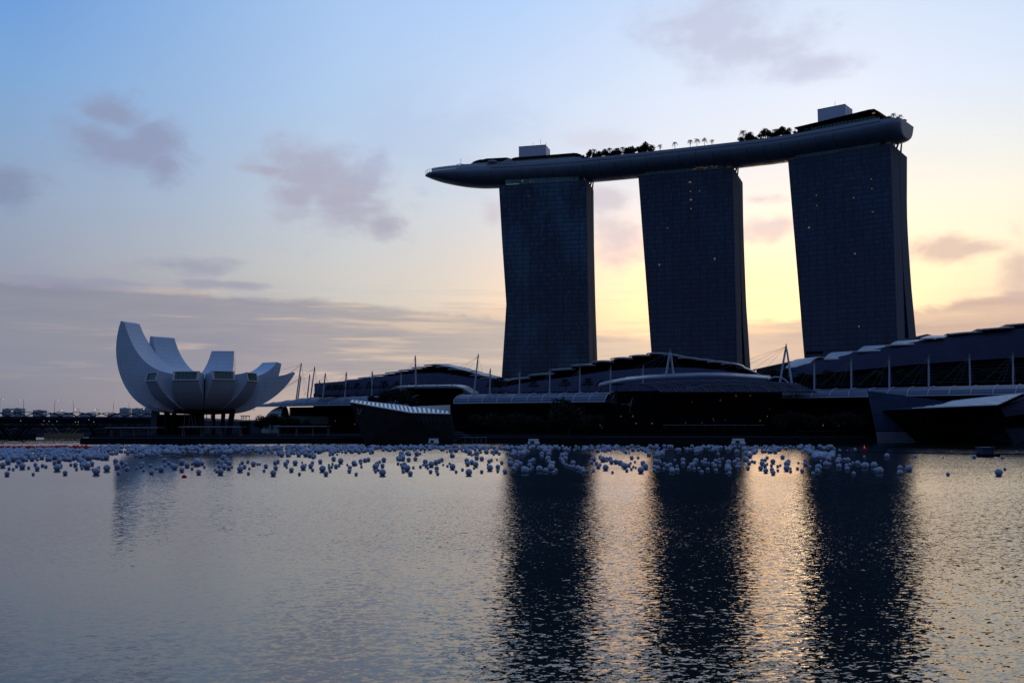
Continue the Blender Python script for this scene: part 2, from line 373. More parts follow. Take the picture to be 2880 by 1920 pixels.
# stepped upper promenade and coping
up = [p + Vector((0, 9, 0)) for p in shore]
mb = MB(); mb.slab([Vector((p.x, p.y, 2.1)) for p in up] + [Vector((700, 500, 2.1)), Vector((700, 1290, 2.1)), Vector((-400, 1290, 2.1)), Vector((-232, 630, 2.1))], (0, 0, .9))
tag(mb.build('upper_promenade', M['deck']), kind='structure')
mb = MB()
for a, b in zip(shore[:-1], shore[1:]):
    d = (b - a); L = d.length; mb.box(((a.x + b.x) / 2, (a.y + b.y) / 2 - .2, 2.32), (L, .5, .22), math.atan2(d.y, d.x))
tag(mb.build('quay_coping', M['quay_edge']), kind='structure')
mb = MB()
random.seed(3)
N = 160; base = []
for i in range(N + 1):
    x = -1500 + 1650 * i / N
    h = 15 + 4 * mnoise.noise(Vector((x * .012, 0, 0))) + 2.5 * mnoise.noise(Vector((x * .06, 3, 0)))
    base.append((x, h))
fr = [Vector((x, 770, -.5)) for x, h in base]; tp = [Vector((x, 776, h * .82)) for x, h in base]; bk = [Vector((x, 860, h * .9)) for x, h in base]; b2 = [Vector((x, 875, -.5)) for x, h in base]
mb.loft([fr, tp, bk, b2], closed=False)
tag(mb.build('far_shore', M['farland']), kind='structure')

#@@TOWERS
# ------------------------------------------------------------ three hotel towers
TOW = {
 1: dict(A=(1403,521), B=(1648,507), L=[(0,5.0),(44.8,2.4),(75,4.4),(99.2,5.9),(147,2.6),(191,0)], R=[(0,70),(56,68.7),(191,67.4)],
         s1=[(0,19.5),(60,20.4),(192,22.5)], s2=[(0,31),(60,24.8),(85,22),(110,21.4),(192,23.6)], s3=[(0,52),(59,40.1),(100,35.3),(145,33),(192,35.2)]),
 2: dict(A=(1795,495), B=(2059,471), L=[(0,12.2),(63,8.1),(191,0)], R=[(0,69.6),(52,69.1),(191,68.4)],
         s1=[(0,22.5),(55,24.3),(192,28)], s2=[(0,50),(52,40),(85,32.5),(130,28.5),(192,29.2)], s3=[(0,86),(58,66),(100,53.5),(154,48.2),(192,50.5)]),
 3: dict(A=(2216,450), B=(2503,405), L=[(0,11.5),(53.6,8.1),(191,0)], R=[(0,69.4),(62.7,68.8),(191,68.4)],
         s1=[(0,17),(65,18.3),(192,20.6)], s2=[(0,44),(68,28.8),(105,21.5),(130,20.6),(192,21.8)], s3=[(0,66),(68,48.9),(99,41.4),(128,37.2),(152,36.2),(192,42.3)]),
}
def interp(t, z):
    for (z0, a), (z1, b) in zip(t[:-1], t[1:]):
        if z <= z1: return a + (b - a) * (z - z0) / (z1 - z0)
    return t[-1][1]
ZL = [2.9, 15, 30, 44.8, 56, 68, 75, 85, 99.2, 115, 130, 147, 160, 175, 191]
TAX = {}
facade_mat('curtain wall north', (.020, .038, .070), (.050, .130, .215), 1.55, 3.4, amt=.40, blot=.5)
facade_mat('curtain wall middle', (.020, .036, .070), (.042, .086, .150), 1.55, 3.4, amt=.45, blot=.25)
facade_mat('curtain wall south', (.020, .036, .074), (.042, .084, .155), 1.55, 3.4, amt=.45, blot=.25)
LIT = {1: [(24, 181, .8, .5), (33, 174, .0, 0)], 2: [(38.2,183,2.2,1.2),(38.6,170,2.0,1.1),(38.4,176.3,1.2,.8),(38.6,163.5,1.3,.7),(21,157,.7,.7),(21.2,150.5,.9,.8),(7.6,171,.6,.6),(45,176,.8,.9),(15,124,1.2,1.5),(55,126,1.2,1.6),(30,60,.6,.6),(46,113,.5,.7)],
       3: [(19.2,163.5,.8,.9),(19.4,156.5,.8,.9),(43.6,172,.7,.7),(43.8,165.4,.7,.8),(44,158.5,.9,.9),(55.8,169.5,.8,.8),(56,163,.8,.8),(56,147.5,.9,.9),(65.8,159,.6,.7),(13.5,142,1.4,1.4),(43.8,121,.9,1.5),(45,72.5,.9,1.2),(17,30,.8,.8),(51,22,.7,.7),(60,53,.8,.8)]}
VENT = {1: [(5.5,.0,9.5,39),(29,0,30.6,40),(36,0,37,40),(41,0,42.5,40),(47,0,49.8,40),(56,0,59,40)],
        2: [(9.5,0,23,52.5),(34.5,0,39.8,51.6),(47.5,0,66.5,50.2)],
        3: [(9.5,0,20.8,56.5),(36.2,0,41.6,55),(48.0,0,64.5,53.8),(68,0,69.4,53)]}
LAB = {1: 'dark glass hotel tower under the pointed end of the roof deck, slimmest of three',
       2: 'dark glass hotel tower between the two others, lit rooms near its top',
       3: 'dark glass hotel tower under the blunt end of the roof deck, widest of three'}
for k, T in TOW.items():
    A = G(*T['A'], 191); B = G(*T['B'], 191); d = Vector((B.x - A.x, B.y - A.y, 0)).normalized(); n = Vector((-d.y, d.x, 0))
    O = Vector((A.x, A.y, 2.9)); rz = math.atan2(d.y, d.x)
    TAX[k] = (Vector((A.x, A.y, 0)), d, n)
    root = thing('hotel_tower', O, LAB[k], 'tower', 'hotel towers under the roof deck', rz)
    A0 = Vector((A.x, A.y, 0))
    pt = lambda u, v, z: A0 + d * u + n * v + Vector((0, 0, z))
    fac = MATS['curtain wall ' + {1: 'north', 2: 'middle', 3: 'south'}[k]]
    # west slab body with the glass wall as its front
    mb = MB(); mb.loft([[pt(interp(T['L'], z), 0, z), pt(interp(T['R'], z), 0, z), pt(interp(T['R'], z), interp(T['s1'], z), z), pt(interp(T['L'], z), interp(T['s1'], z), z)] for z in ZL])
    ws = mb.build('west_slab', fac, root)
    # end walls, 0.4 m proud
    mb = MB(); mb.loft([[pt(interp(T['R'], z) + .02, -.35, z), pt(interp(T['R'], z) + .45, -.35, z), pt(interp(T['R'], z) + .45, interp(T['s1'], z), z), pt(interp(T['R'], z) + .02, interp(T['s1'], z), z)] for z in ZL[:-1] + [191.6]])
    mb.build('end_wall', M['endwall'], root)
    # east slab, splayed at its foot
    mb = MB(); mb.loft([[pt(interp(T['L'], z) + .3, interp(T['s2'], z), z), pt(interp(T['R'], z) - .02, interp(T['s2'], z), z), pt(interp(T['R'], z) - .02, interp(T['s3'], z), z), pt(interp(T['L'], z) + .3, interp(T['s3'], z), z)] for z in ZL])
    mb.build('east_slab', fac, root)
    mb = MB(); mb.loft([[pt(interp(T['R'], z) + .0, interp(T['s2'], z), z), pt(interp(T['R'], z) + .42, interp(T['s2'], z), z), pt(interp(T['R'], z) + .42, interp(T['s3'], z), z), pt(interp(T['R'], z) + .0, interp(T['s3'], z), z)] for z in ZL[:-1] + [191.6]])
    mb.build('end_wall', M['endwall'], root)
    # dark recess between the slabs above the fork, glass and cross bars below
    zf = {1: 88, 2: 88, 3: 103}[k]
    zz = [z for z in ZL if z > zf]; zz = [zf] + zz
    mb = MB(); mb.loft([[pt(interp(T['L'], z) + 1.5, interp(T['s1'], z) - .1, z - .3), pt(interp(T['R'], z) - 1.2, interp(T['s1'], z) - .1, z - .3), pt(interp(T['R'], z) - 1.2, interp(T['s2'], z) + .1, z - .3), pt(interp(T['L'], z) + 1.5, interp(T['s2'], z) + .1, z - .3)] for z in zz])
    mb.build('recess', M['dark'], root)
    if k > 1:
        mb = MB()
        zs = [z for z in (22, 31, 40, 49, 58, 67, 76, 85) if z < zf]
        for z in zs:
            a, b = interp(T['s1'], z), interp(T['s2'], z); u = interp(T['R'], z) - .6
            mb = MB(); mb.tube([pt(u, a, z), pt(u, b, z)], .22, 5); mb.build('atrium_bar', M['dark'], root)
        for z in (76, 88) if k == 3 else (49, 58):
            a, b = interp(T['s1'], z), interp(T['s2'], z); u = interp(T['R'], z) - .8
            mb = MB(); mb.box(pt(u, (a + b) / 2, z), (1.0, b - a, 1.6), rz); mb.build('atrium_beam', M['dark'], root)
        if k == 3: mb = MB(); mb.tube([pt(68.3, interp(T['s1'], 76), 76), pt(68.3, interp(T['s2'], 88), 88)], .5, 5); mb.build('atrium_brace', M['dark'], root)
    # service storey slots
    for (u0, _, u1, z) in VENT[k]:
        for dz in (0, -3.4):
            m2 = MB(); m2.box(pt((u0 + u1) / 2, -.10, z + dz), (u1 - u0, .3, 1.5), rz); m2.build('service_vent', M['black'], root)
    for (u, z, wd, hh) in LIT[k]:
        if wd > 0:
            m2 = MB(); m2.box(pt(u, -.06, z), (wd * .8, .2, hh * .75), rz); m2.build('lit_window', M['warm'] if wd > .75 else M['warm_dim'], root)
    # roof crown: set back glazed screen
    mb = MB(); u0, u1 = 4.5, 61.5
    for (a, b) in (((u0, 2.5), (u1, 2.5)), ((u1, 2.5), (u1, 17)), ((u0, 2.5), (u0, 17)), ((u0, 17), (u1, 17))):
        p0, p1 = pt(a[0], a[1], 191), pt(b[0], b[1], 191); dd = p1 - p0; mb.slab([p0, p1, p1 + Vector((0, 0, 4.6)), p0 + Vector((0, 0, 4.6))], dd.cross(Vector((0, 0, 1))).normalized() * .3)
    mb.build('crown_screen', M['crown'], root)
    mb = MB()
    for i in range(20): mb.box(pt(u0 + (u1 - u0) * i / 19, 2.2, 193.3), (.16, .16, 4.7), rz)
    for z in (192.2, 193.8, 195.4): mb.box(pt((u0 + u1) / 2, 2.15, z), (u1 - u0, .12, .12), rz)
    mb.build('crown_mullions', M['dark'], root)
    mb = MB(); rs = random.Random(k)
    for i in range(7):
        uu = 10 + i * 6.6 + rs.uniform(-1.5, 1.5); hh = rs.uniform(4.6, 6.2); mb = MB(); mb.box(pt(uu, 6.5, 191.1 + hh / 2), (rs.uniform(1.2, 5), 3, hh), rz); mb.build('rooftop_unit', M['hull_light'], root)
    if k == 2:      # lit frame behind the glass
        mb = MB()
        for i in range(5):
            mb.tube([pt(40 + i * 4, 1.9, 192.2 + (i % 2) * 2.0), pt(45.5 + i * 3.2, 1.9, 194.6 - (i % 2) * 1.5)], .13, 4)
        mb.build('crown_light', M['warm'], root)
    if k == 1:
        for (u, z, wd) in ((18, 193.8, 1.4), (24.6, 193.2, .5)):
            m2 = MB(); m2.box(pt(u, 1.9, z), (wd, .2, .7), rz); m2.build('crown_light', M['warm'], root)
        m2 = MB()
        for i in range(9): m2.box(pt(6 + i * 1.1, 1.9, 191.5), (.7, .15, .5), rz)
        m2.build('crown_glow', mat('pale glow', (.3,.4,.4), .5, emit=(.6,.9,.9), es=.25), root)
    # raking struts up to the deck
    for (u, v, du, dv) in ((66.2, 3, -1.5, 2), (68, 9, -2.5, 3), (68, 16, 2.5, 2), (66.5, 24, -2, -1), (67.5, 30, 1.5, -2)):
        m2 = MB(); m2.tube([pt(u, v, 190.5), pt(u + du, v + dv, 198.5)], [.75, .5], 6); m2.build('strut', M['rib'] if v < 12 else M['hull_light'], root)

#@@SKYPARK
# ------------------------------------------------------------ the roof deck across the towers
rim_px = [(1197,488),(1277,472),(1460,463),(1661,446),(1848,428),(2083,402),(2205,385),(2380,354),(2513,330)]
rim = [G(px, py, 205) for px, py in rim_px]
# centre line 19 m behind the rim
def catmull(pts, n=8):
    out = []; q = [2 * pts[0] - pts[1]] + pts + [2 * pts[-1] - pts[-2]]
    for i in range(1, len(q) - 2):
        for j in range(n):
            t = j / n; a, b, c_, d_ = q[i - 1], q[i], q[i + 1], q[i + 2]
            out.append(.5 * ((2 * b) + (c_ - a) * t + (2 * a - 5 * b + 4 * c_ - d_) * t * t + (3 * b - a - 3 * c_ + d_) * t ** 3))
    out.append(pts[-1]); return out
# smooth arc through the rim without the bow taper
arc = [Vector((-78, 755, 205)), Vector((-44.6, 751.5, 205)), Vector((5.4, 742.3, 205)), Vector((56, 727.5, 205)), Vector((105.2, 707.7, 205)), Vector((160.3, 684.0, 205)), Vector((187.5, 669.0, 205)), Vector((221, 644.0, 205)), Vector((238, 630.3, 205))]
arc = catmull(arc, 8)
S = [0.0]
for a, b in zip(arc[:-1], arc[1:]): S.append(S[-1] + (b - a).length)
TOTAL = S[-1]
def arc_at(s):
    s = max(0, min(TOTAL, s))
    for i in range(len(S) - 1):
        if s <= S[i + 1]:
            t = (s - S[i]) / (S[i + 1] - S[i]); p = arc[i].lerp(arc[i + 1], t); dd = (arc[i + 1] - arc[i]).normalized(); return p, dd, Vector((-dd.y, dd.x, 0))
    return arc[-1], (arc[-1] - arc[-2]).normalized(), Vector((0, 1, 0))
WID = 38.0
def hull_ring(s, k=1.0, dk=1.0, n=18):
    p, dd, nn = arc_at(s); c0 = p + nn * (WID / 2); pts = []
    for i in range(n + 1):
        a = math.pi * i / n
        pts.append(c0 - nn * (math.cos(a) * WID / 2 * k) + Vector((0, 0, -11.6 * dk * (math.sin(a) ** .62))))
    return pts
def sp(s, v, z): p, dd, nn = arc_at(s); return p + nn * v + Vector((0, 0, z - 205))
deck = thing('sky_park', Vector((arc[len(arc) // 2].x, arc[len(arc) // 2].y, 193)), 'long boat-shaped roof deck bridging the tops of the three dark towers', 'roof deck')
rings = []
for i in range(14):
    t = (i + .02) / 14; s = 8 + 52 * t; k = math.sqrt(max(0, 1 - (1 - t) ** 2.3)); rings.append(hull_ring(s, max(.03, k), max(.12, 1 - (1 - t) ** 2.0 * .9)))
for i in range(44): rings.append(hull_ring(60 + (TOTAL - 60) * i / 43))
# stern: blunt rounded end, raked under
p_end, d_end, n_end = arc_at(TOTAL)
for j in range(1, 6):
    a = j / 5 * math.pi / 2 * .92; r0 = hull_ring(TOTAL); c0 = p_end + n_end * WID / 2
    ring = []
    for i, q in enumerate(r0):
        v = q - c0; lat = v.dot(n_end); zz = v.z; ring.append(c0 + n_end * (lat * math.cos(a * .62)) + d_end * (math.sin(a) * 12 * (1 + .12 * zz / 11.6 * -1 * -1)) + Vector((0, 0, zz * (1 - .18 * (j / 5) ** 2))))
    rings.append(ring)
mb = MB(); mb.loft(rings, closed=True, caps=True); mb.build('hull', M['hull'], deck, smooth=False)
for o in kids(deck):
    for pl in o.data.polygons: pl.use_smooth = len(pl.vertices) == 4 and abs(pl.normal.z) < .995
# parapet band, slightly proud of the hull
mb = MB(); ss = [62 + (TOTAL + 1 - 62) * i / 40 for i in range(41)]
mb.loft([[sp(s, -.25, 203.9), sp(s, -.25, 206.1), sp(s, .35, 206.1), sp(s, .35, 203.9)] for s in ss]); mb.build('parapet', M['hull_light'], deck)
mb = MB()
for s in [62 + i * 12.0 for i in range(22)]:
    mb.loft([[q * 1.0 + Vector((0, 0, -.06)) for q in (hull_ring(s)[j], hull_ring(s + .25)[j])] for j in range(0, 19)], closed=False)
mb.build('panel_joint', M['dark'], deck)
# bow railing
mb = MB(); bow = []
for i in range(26):
    t = (i + .3) / 26; s = 8 + 52 * t; k = math.sqrt(max(0, 1 - (1 - t) ** 2.3)); bow.append(sp(s, WID / 2 - WID / 2 * k, 205))
bow2 = [sp(8 + 52 * ((i + .3) / 14), WID / 2 + WID / 2 * math.sqrt(max(0, 1 - (1 - (i + .3) / 14) ** 2.3)), 205) for i in range(14)]
for ln in (bow, [bow[0]] + bow2):
    for z in (1.2, 2.5): mb.tube([q + Vector((0, 0, z)) for q in ln], .09, 4)
    for q in ln: mb.tube([q, q + Vector((0, 0, 2.5))], .08, 4)
mb.build('railing', M['cable'], deck)
mb = MB(); mb.loft([[q + Vector((0, 0, .1)), q + Vector((0, 0, 2.3)), q + Vector((.05, .12, 2.3)), q + Vector((.05, .12, .1))] for q in bow[3:]]); mb.build('glass_balustrade', mat('clear balustrade', (.42, .52, .54), .3), deck)
# ring mast on the bow
mb = MB(); c0 = sp(36, 14, 205); mb.tube([c0, c0 + Vector((0, 0, 11))], .14, 5)
mb.tube([c0 + Vector((3.4 * math.cos(a * .3142), 3.4 * math.sin(a * .3142), 5.5)) for a in range(21)], .22, 5); mb.build('ring_mast', M['cable'], deck)
# low terraces with curved roofs
def terrace(s0, s1, v0, v1, z0, z1, m, name, taper=8, n=12):
    mb = MB(); rr = []
    for i in range(n + 1):
        t = i / n; s = s0 + (s1 - s0) * t; k = min(1, math.sin(math.pi * t) * taper / 3 + .04) if taper else 1
        rr.append([sp(s, v0, z0), sp(s, v0 + .5, z0 + (z1 - z0) * k), sp(s, v1 - .5, z0 + (z1 - z0) * k), sp(s, v1, z0)])
    mb.loft(rr); return mb.build(name, m, deck)
def near_s(px):
    best = None
    for i in range(0, int(TOTAL) * 2):
        q = arc_at(i / 2)[0] + arc_at(i / 2)[2] * 8; u = q.x / q.y * F + 1440
        if best is None or abs(u - px) < best[0]: best = (abs(u - px), i / 2)
    return best[1]
N_ = near_s
terrace(N_(1283), N_(1664), 3.0, 33, 205, 208.4, M['hull_light'], 'terrace', 22, 24)
terrace(N_(1322), N_(1446), 5, 32, 208.4, 210.6, M['glass_pale'], 'observation_room', 12)
terrace(N_(1330), N_(1448), 4.4, 33, 210.2, 211.9, M['dark'], 'observation_roof', 7)
terrace(N_(1352), N_(1440), 6, 30, 211.6, 212.9, M['dark'], 'observation_roof', 7)
terrace(N_(1440), N_(1634), 5, 30, 208.4, 210.8, M['glass_pale'], 'bar_room', 18)
terrace(N_(1436), N_(1640), 4.2, 31, 210.5, 212.2, M['dark'], 'bar_roof', 14, 20)
for s, v, l in ((N_(1387), 4.0, 5.5),):
    mb = MB(); c0 = sp(s, v, 209); mb.sphere(c0, 4.2, 16, 8, .3); mb.build('round_lounge', M['hull_light'], deck, smooth=True)
mb = MB(); a = [sp(N_(1402), 2.4, 207), sp(N_(1458), 2.4, 207), sp(N_(1436), 2.4, 211.2)]; mb.slab(a, sp(99, 10, 211) - sp(99, 2.5, 211)); mb.build('gabled_roof', M['hull_light'], deck)
# plant rooms
def roof_room(px0, px1, pt_, pb, v):
    a = G(px0, pt_, 222.0); mb = MB()
    return a
def near_s(px):
    best = None
    for i in range(0, int(TOTAL) * 2):
        q = arc_at(i / 2)[0] + arc_at(i / 2)[2] * 10; u = q.x / q.y * F + 1440
        if best is None or abs(u - px) < best[0]: best = (abs(u - px), i / 2)
    return best[1]
for px0, px1, zt in ((1459, 1537, 221.6), (2320, 2399, 222.9)):
    s0, s1 = near_s(px0), near_s(px1)
    mb = MB(); mb.hexa([sp(s0, 10, 207), sp(s1, 10, 207), sp(s1, 24, 207), sp(s0, 24, 207)], [sp(s0, 10, zt), sp(s1, 10, zt), sp(s1, 24, zt), sp(s0, 24, zt)])
    pr = mb.build('plant_room', M['roofbox'], deck)
    m2 = MB()
    for (a, b) in ((10, 10), (24, 24)): m2.box((sp(s0, a, zt + .1) + sp(s1, a, zt + .1)) / 2, ((sp(s1, a, 0) - sp(s0, a, 0)).length + .3, .35, .3), math.atan2((sp(s1, a, 0) - sp(s0, a, 0)).y, (sp(s1, a, 0) - sp(s0, a, 0)).x))
    m2.build('roof_edge', M['dark'], pr)
    m2 = MB()
    for q, h in ((.5, 3.2), (.62, 1.2), (.78, 5.2), (.98, 2.6)) if px0 < 2000 else ((.6, 4.0),):
        c0 = sp(s0 + (s1 - s0) * q, 12, zt); m2.tube([c0, c0 + Vector((0, 0, h))], .12, 4)
    m2.build('aerial', M['cable'], pr)
# restaurant at the blunt end
terrace(near_s(2270), TOTAL - .5, 4, 30, 205, 209.6, M['glass_green'], 'restaurant', 20)
mb = MB(); s0 = near_s(2262); rr = []
for i in range(17):
    t = i / 16; s = s0 + (TOTAL - .5 - s0) * t; h = 211.2 + 3.0 * t - 3.5 * max(0, (t - .9) / .1) ** 2; e_ = .55 + .25 * t; rr.append([sp(s, 2.5, h - e_), sp(s, 2.5, h), sp(s, 31, h + .3), sp(s, 31, h - e_)])
mb.loft(rr); mb.build('restaurant_roof', M['dark'], deck)
mb = MB()
for i in range(22): s = s0 + (TOTAL - 4 - s0) * i / 21; mb.tube([sp(s, 3.4, 205), sp(s, 3.4, 211.6)], .22, 5)
mb.build('roof_posts', M['dark'], deck)
for px in (2490, 2494): 
    m2 = MB(); m2.sphere(sp(near_s(px), 2.3, 210.6), .55, 8, 6); m2.build('terrace_lamp', M['warm'], deck)
mb = MB()
for i in range(18): a = i / 17; s = TOTAL - 12 + 12 * a; mb.tube([sp(s, .1, 206), sp(s, .1, 207.3)], .07, 4)
mb.tube([sp(TOTAL - 12 + 12 * i / 8, .1, 207.3) for i in range(9)], .08, 4); mb.build('railing', M['cable'], deck)

# palms and trees of the roof garden
def palm_mesh(seed, h=6.6, nf=15, fl=2.6):
    rs = random.Random(seed); tr = MB(); lean = rs.uniform(-.3, .3)
    tr.tube([(lean * (z / h) ** 2, 0, z) for z in (0, h * .3, h * .6, h * .85, h)], [.22, .17, .15, .14, .18], 6)
    cr = MB(); top = Vector((lean, 0, h))
    for i in range(nf):
        a = i * 2.39996 + rs.uniform(-.2, .2); up_ = rs.uniform(-.2, 1.05); L = fl * rs.uniform(.85, 1.1)
        pr = []
        for j in range(7):
            t = j / 6; r_ = L * t * (1 - .12 * t); z = L * (up_ * t * .9 - 1.05 * t * t)
            pr.append(top + Vector((math.cos(a) * r_, math.sin(a) * r_, z)))
        side = Vector((-math.sin(a), math.cos(a), 0))
        for j in range(1, 7):
            p0, p1 = pr[j - 1], pr[j]; wd = .62 * math.sin(math.pi * (j / 6.6)) + .12
            for sg in (-1, 1):
                for q in (0.15, .55):
                    b0 = p0.lerp(p1, q); b1 = p0.lerp(p1, min(1, q + .33)); tip = b1 + side * sg * wd + Vector((0, 0, -.35 * wd)) + (p1 - p0) * .35
                    cr.add([b0, b1, tip], [(0, 1, 2)])
        cr.tube(pr, .035, 3, False)
    return tr, cr
def make_palm(seed, h, nf, fl, label, group):
    root = thing('palm_tree', (0, 0, 0), label, 'palm', group)
    a, b = palm_mesh(seed, h, nf, fl); a.build('trunk', M['trunk'], root); b.build('crown', M['leaf'], root); return root
def tree_mesh(seed, h, cr_r, cr_h, nl=900, ls=.5, blobs=7, flat=False, trunk=.28):
    rs = random.Random(seed); tr = MB(); base_h = h - cr_h * (1.0 if not flat else 1.0)
    tr.tube([(0, 0, -.1), (rs.uniform(-.1, .1), 0, base_h * .5), (rs.uniform(-.2, .2), rs.uniform(-.2, .2), base_h + cr_h * .45)], [trunk, trunk * .75, trunk * .3], 6)
    cr = MB(); bl = []
    if flat:
        for i in range(3): bl.append((Vector((rs.uniform(-.3, .3), rs.uniform(-.3, .3), base_h + cr_h * (.25 + .33 * i))), cr_r * (1 - .26 * i), cr_h * .13))
    else:
        for i in range(blobs):
            a = rs.uniform(0, 6.28); q = rs.uniform(.1, .62) * cr_r
            bl.append((Vector((math.cos(a) * q, math.sin(a) * q, base_h + cr_h * rs.uniform(.28, .78))), cr_r * rs.uniform(.34, .55), cr_h * rs.uniform(.2, .34)))
    for c0, rr_, rh in bl:
        tr.tube([(0, 0, base_h * .8), c0 * .6 + Vector((0, 0, base_h * .4)), c0], [trunk * .45, trunk * .3, .04], 4)
        for i in range(nl // len(bl)):
            v = Vector((rs.gauss(0, 1), rs.gauss(0, 1), rs.gauss(0, 1))).normalized() * rs.uniform(.55, 1.08)
            p = c0 + Vector((v.x * rr_, v.y * rr_, v.z * rh)); a = Vector((rs.gauss(0, 1), rs.gauss(0, 1), rs.gauss(0, .7))).normalized(); b = a.cross(Vector((rs.gauss(0, 1), rs.gauss(0, 1), rs.gauss(0, 1)))).normalized()
            s_ = ls * rs.uniform(.6, 1.3); cr.add([p - a * s_, p + b * s_ * .5, p + a * s_, p - b * s_ * .5], [(0, 1, 2, 3)])
    return tr, cr
def make_tree(seed, h, r_, ch, label, group, nl=900, ls=.5, flat=False, name='broadleaf_tree', trunk=.28):
    root = thing(name, (0, 0, 0), label, 'tree', group)
    a, b = tree_mesh(seed, h, r_, ch, nl, ls, 7, flat, trunk); a.build('trunk', M['trunk'], root); b.build('crown', M['leaf'], root); return root

GP = 'palms standing apart on the roof deck'
solo = [(1868.6, 6.2), (1911, 6.8), (1953.5, 7.2), (1975, 7.4), (1997, 7.2), (2018, 5.6)]
pm = make_palm(1, 6.6, 15, 2.5, '', GP); pk = kids(pm)
for i, (px, h) in enumerate(solo):
    s = near_s(px); loc = sp(s, 6, 205.6)
    lb = ['lone short palm on the roof deck just right of the left tree cluster', 'lone palm on the roof deck over the left part of the middle tower', 'leftmost palm of the four close together on the roof deck', 'second from left of the four close palms on the roof deck', 'third from left of the four close palms on the roof deck', 'rightmost and shortest of the four close palms on the roof deck'][i]
    if i == 0: pm.location = loc; pm['label'] = lb; pm.scale = (h / 6.6,) * 3
    else: copy_tree(pm, loc, i * 1.3, h / 6.6, lb, pk)
GT1 = 'trees and palms of the left roof garden cluster'; GT2 = 'trees and palms of the middle roof garden cluster'; GT3 = 'plants at the blunt end of the roof deck'
rt = [make_tree(11 + i, 5.5, 2.9, 4.4, '', '', 620, .40, name='roof_garden_tree', trunk=.2) for i in range(2)]; rk = [kids(o) for o in rt]
pm2 = make_palm(5, 7.0, 17, 2.9, '', GT1); pk2 = kids(pm2)
first = {0: True, 1: True, 'p': True}
def roofplant(kind, px, v, sc, rz_, group, label):
    src, kk = (pm2, pk2) if kind == 'p' else (rt[kind], rk[kind])
    loc = sp(near_s(px), v, 205.5)
    if first[kind]:
        first[kind] = False; src.location = loc; src.scale = (sc,) * 3; src['label'] = label; src['group'] = group; return
    c_ = copy_tree(src, loc, rz_, sc, label, kk); c_['group'] = group
rs = random.Random(21)
for i in range(32):
    px = 1636 + i * 6.7 + rs.uniform(-2, 2); kind = 'p' if i % 3 == 1 else i % 2
    sc = (rs.uniform(.85, 1.1) if kind == 'p' else rs.uniform(1.1, 1.5)) * (1.15 if px > 1815 and px < 1838 else 1.0) * (.65 if px < 1665 else 1)
    roofplant(kind, px, rs.uniform(3, 8), sc, rs.uniform(0, 6), GT1, 'dark %s in the dense left tree cluster on the roof deck' % ('palm' if kind == 'p' else 'bushy tree'))
for i in range(20):
    px = 2103 + i * 7.3 + rs.uniform(-2, 2); kind = 'p' if i % 3 == 1 else i % 2
    sc = (rs.uniform(.9, 1.15) if kind == 'p' else rs.uniform(1.0, 1.35)) * (.72 if 2135 < px < 2165 else 1.08)
    roofplant(kind, px, rs.uniform(3, 8), sc, rs.uniform(0, 6), GT2, 'dark %s in the tree cluster on the roof deck between middle and right towers' % ('palm' if kind == 'p' else 'bushy tree'))
for i in range(6):
    roofplant(i % 2, 2264 + i * 8, 3.0, rs.uniform(.55, .8), i, 'shrubs beside the right plant room', 'low dark shrub on the roof deck left of the right plant room')
for i in range(5):
    kind = 'p' if i % 2 else 0; c_ = sp(TOTAL, WID * .3 + i * 3, 205.5) + d_end * (3 + i * 1.2)
    kk = pk2 if kind == 'p' else rk[0]; src = pm2 if kind == 'p' else rt[0]
    q = copy_tree(src, c_, i, .85, 'small dark %s at the blunt end of the roof deck' % ('palm' if kind == 'p' else 'bushy tree'), kk); q['group'] = GT3

